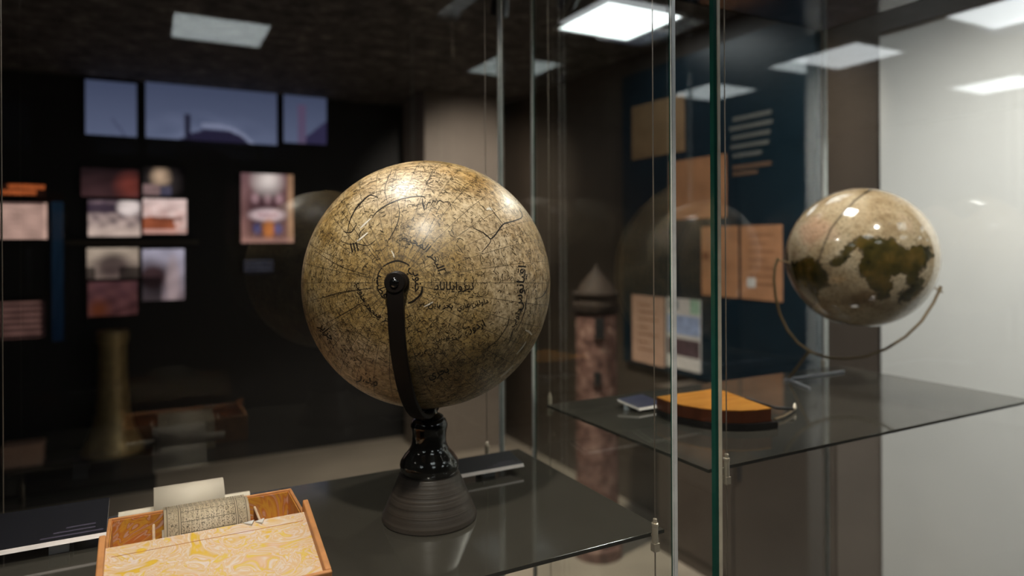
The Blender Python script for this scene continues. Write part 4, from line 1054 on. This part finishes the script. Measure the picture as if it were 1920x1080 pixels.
def f_p2(u, v):
    c = mixc(lin(232, 200, 196), lin(205, 150, 138), v); c = mixc(c, lin(150, 82, 58), 1.0 if 0.5 < v < 0.88 and u < 0.75 else 0.0)
    c = mixc(c, lin(95, 52, 40), 0.7 * (0.5 < v < 0.62 and 0.2 < u < 0.9)); return mixc(c, lin(236, 205, 200), 0.9 * wob(u, v, 9, 2) ** 2 * (v < 0.55 or u > 0.7))
def f_p3(u, v):
    c = mixc(lin(178, 158, 142), lin(112, 92, 88), v * 0.8); c = mixc(c, lin(58, 44, 46), 0.85 * blob(u, v, 0.5, 0.6, 0.35, 0.4, 0.4)); return mixc(c, BK, 0.8 if v > 0.62 and (u > 0.62 or u < 0.15) else 0)
def f_p4(u, v):
    c = mixc(lin(168, 160, 178), lin(120, 102, 106), v); c = mixc(c, lin(62, 46, 48), blob(u, v, 0.25, 0.55, 0.40, 0.30, 0.4)); c = mixc(c, lin(160, 138, 140), 0.8 * blob(u, v, 0.72, 0.65, 0.16, 0.5, 0.3)); return mixc(c, BK, 0.75 if v > 0.55 and u < 0.45 else 0)
def f_p5(u, v):
    c = mixc(lin(34, 26, 28), lin(70, 48, 50), v); return mixc(c, lin(120, 58, 50), 0.8 * blob(u, v, 0.85, 0.62, 0.22, 0.4, 0.6))
def f_p6(u, v):
    c = mixc(BK, lin(52, 46, 46), blob(u, v, 0.42, 0.6, 0.45, 0.6, 0.4)); c = mixc(c, lin(214, 178, 150), blob(u, v, 0.42, 0.36, 0.16, 0.24, 0.9)); c = mixc(c, lin(140, 112, 112), 0.9 * (v > 0.62 and u < 0.4)); return mixc(c, lin(80, 76, 96), 0.8 * (v > 0.66 and 0.4 < u < 0.68))  # the warm blob is a spotlight highlight put into the colour
def f_p7(u, v):
    c = mixc(lin(76, 50, 54), lin(56, 34, 34), v); c = mixc(c, lin(92, 60, 60), 0.6 * wob(u, v, 8, 1)); return mixc(c, lin(88, 46, 28), 0.8 * blob(u, v, 0.22, 0.8, 0.18, 0.25, 0.6))
def f_p8(u, v):
    c = mixc(lin(48, 34, 36), lin(34, 26, 28), v); return mixc(c, lin(110, 92, 96), 0.9 * blob(u, v, 0.74, 0.3, 0.2, 0.5, 0.4))
def f_post(u, v):
    c = mixc(lin(118, 86, 90), lin(150, 108, 100), v); c = mixc(c, lin(66, 42, 48), 0.9 * blob(u, v, 0.48, 0.55, 0.40, 0.45, 0.3)); c = mixc(c, lin(196, 150, 110), 0.6 * (u > 0.88))
    for cu in (0.27, 0.50, 0.72): c = mixc(c, lin(172, 134, 140), 0.9 * blob(u, v, cu, 0.36, 0.07, 0.07, 0.5))
    c = mixc(c, lin(226, 196, 200), blob(u, v, 0.50, 0.60, 0.31, 0.085, 0.35)); c = mixc(c, lin(150, 100, 108), 0.6 * (abs(v - 0.60) < 0.02 and 0.3 < u < 0.7))
    c = mixc(c, lin(190, 112, 60), 0.9 * blob(u, v, 0.52, 0.80, 0.11, 0.13, 0.4)); c = mixc(c, lin(84, 90, 140), 0.8 * (blob(u, v, 0.30, 0.80, 0.07, 0.07, 0.5) + blob(u, v, 0.70, 0.80, 0.07, 0.07, 0.5)))
    c = mixc(c, lin(176, 130, 120), 0.6 * (v > 0.92)); return mixc(c, lin(230, 212, 208), blob(u, v, 0.50, 0.10, 0.22, 0.16, 0.7))  # pale blob near the top: spotlight highlight painted into the poster
def f_txt(u, v):
    c = lin(214, 172, 158); return mixc(c, lin(92, 68, 66), 0.9 if (v * 7) % 1 < 0.40 and u < 0.93 else 0.0)
def f_txt2(u, v): return mixc(lin(36, 26, 26), lin(108, 78, 72), 0.9 if (v * 6) % 1 < 0.40 and u < 0.9 else 0.0)
def f_or(u, v): return mixc(lin(36, 22, 18), lin(182, 92, 52), 1.0 if ((0.05 < v < 0.42 and u > 0.15) or (0.58 < v < 0.95 and u < 0.8)) and wob(u, v, 22) > 0.2 else 0.0)
def f_blue(u, v): return mixc(lin(24, 35, 46), lin(14, 22, 32), v)
pg = 'glowing pictures on the dark far wall'
painted('emissive_picture', 165, 376, 263, 443, f_p1, 'pale glowing picture with a white dome, left in the upper lit row', 'picture', pg)
painted('emissive_picture', 268, 373, 350, 438, f_p2, 'glowing picture, pink white above and orange brown below, in the upper lit row', 'picture', pg)
painted('emissive_picture', 163, 465, 260, 522, f_p3, 'cream glowing picture with a dark arched shape, left below the ledge', 'picture', pg)
painted('emissive_picture', 267, 467, 346, 563, f_p4, 'bluish white glowing picture with a dark figure, right below the ledge', 'picture', pg)
painted('emissive_picture', 152, 316, 260, 369, f_p5, 'very dark picture with a red patch at its right', 'picture', pg)
painted('emissive_picture', 268, 314, 346, 366, f_p6, 'dark picture with a warm spotlight glint painted in', 'picture', pg)
painted('emissive_picture', 165, 528, 258, 592, f_p7, 'dim reddish picture, lowest on the left of the far wall', 'picture', pg)
painted('emissive_poster', 452, 326, 550, 455, f_post, 'tall pink brown glowing poster with a painted spotlight glint and oval emblem', 'poster', None)
painted('text_panel', 2, 380, 88, 448, f_txt, 'pinkish text panel with rows of print at the left border', 'panel', None)
painted('text_panel', 2, 345, 84, 366, f_or, 'orange lettering strip above the pinkish text panel', 'panel', None)
painted('text_panel', 97, 378, 119, 640, f_blue, 'narrow blue upright panel beside the pinkish text panel', 'panel', None)
painted('text_panel', 2, 566, 84, 634, f_txt2, 'dark panel with faint brown rows of print at the left border', 'panel', None)
painted('text_panel', 458, 488, 512, 512, lambda u, v: mixc(lin(16, 16, 22), lin(66, 66, 76), 0.9 if (v * 3) % 1 < 0.4 else 0), 'small dim caption with grey lines under the tall poster', 'panel', None)
# ledge that runs under the upper pictures
l0 = at_d(122, 455, 5.04); l1 = at_d(372, 450, 5.04)
tag(MB().box((l0.x, 5.00, l0.z - 0.012), (l1.x, FAR - 0.0005, l0.z + 0.012)).build('ledge', 'brown_wall', None, origin=(l0.x, 5.05, l0.z)), 'thin brown ledge between the two rows of lit pictures', 'ledge')
# low plinth at the far wall with a bronze vessel and a pink box
cz_ = 0.22
c0 = at_d(-80, 700, 4.72); c1 = at_d(292, 700, 4.72)
pl = thing('low_plinth', 'low black plinth under the bronze vessel at the far wall', 'plinth', ((c0.x + c1.x) / 2, 4.72, 0))
MB().box((c0.x, 4.72, 0.0), (c1.x, FAR - 0.0005, cz_ - 0.03)).build('plinth_body', 'black_wall', pl)
MB().box((c0.x - 0.01, 4.71, cz_ - 0.03), (c1.x + 0.01, FAR - 0.0005, cz_)).build('plinth_top', 'black_wood', pl)
vb = at_d(212, 838, 4.905); vb.z = cz_; vt_ = (vb - Vector((0, 0, EYE))).dot(_fw); kv = vt_ / F
vs = thing('bronze_vessel', 'tall bronze vessel with a flared foot on the low black plinth', 'vessel', (vb.x, vb.y, cz_))
def vz(y): return cz_ + (838 - y) * kv
MB().lathe([(52 * kv, vz(838)), (52 * kv, vz(830)), (46 * kv, vz(818)), (36 * kv, vz(795)), (28 * kv, vz(760)), (25 * kv, vz(700)), (24 * kv, vz(640))], (vb.x, vb.y, 0), 40).build('body', 'bronze', vs, smooth=True)
MB().lathe([(24 * kv, vz(640)), (27 * kv, vz(632)), (28 * kv, vz(618)), (26 * kv, vz(612)), (20 * kv, vz(612)), (20 * kv, vz(630))], (vb.x, vb.y, 0), 40).build('rim', 'bronze', vs, smooth=True)
q0 = at_d(4, 856, 4.80); q1 = at_d(80, 845, 4.80)
hb_ = 42 / F * (q0 - Vector((0, 0, EYE))).dot(_fw)
pb = thing('pink_carton', 'pale pink carton on the low plinth at the left border', 'box', ((q0.x + q1.x) / 2, 4.85, cz_))
MB().box((q0.x, 4.80, cz_), (q1.x, 4.92, cz_ + hb_ * 0.72)).build('carton_body', 'paper_pink', pb, bevel=0.003)
MB().box((q0.x - 0.003, 4.797, cz_ + hb_ * 0.72), (q1.x + 0.003, 4.923, cz_ + hb_)).build('carton_lid', 'paper_pink', pb, bevel=0.003)
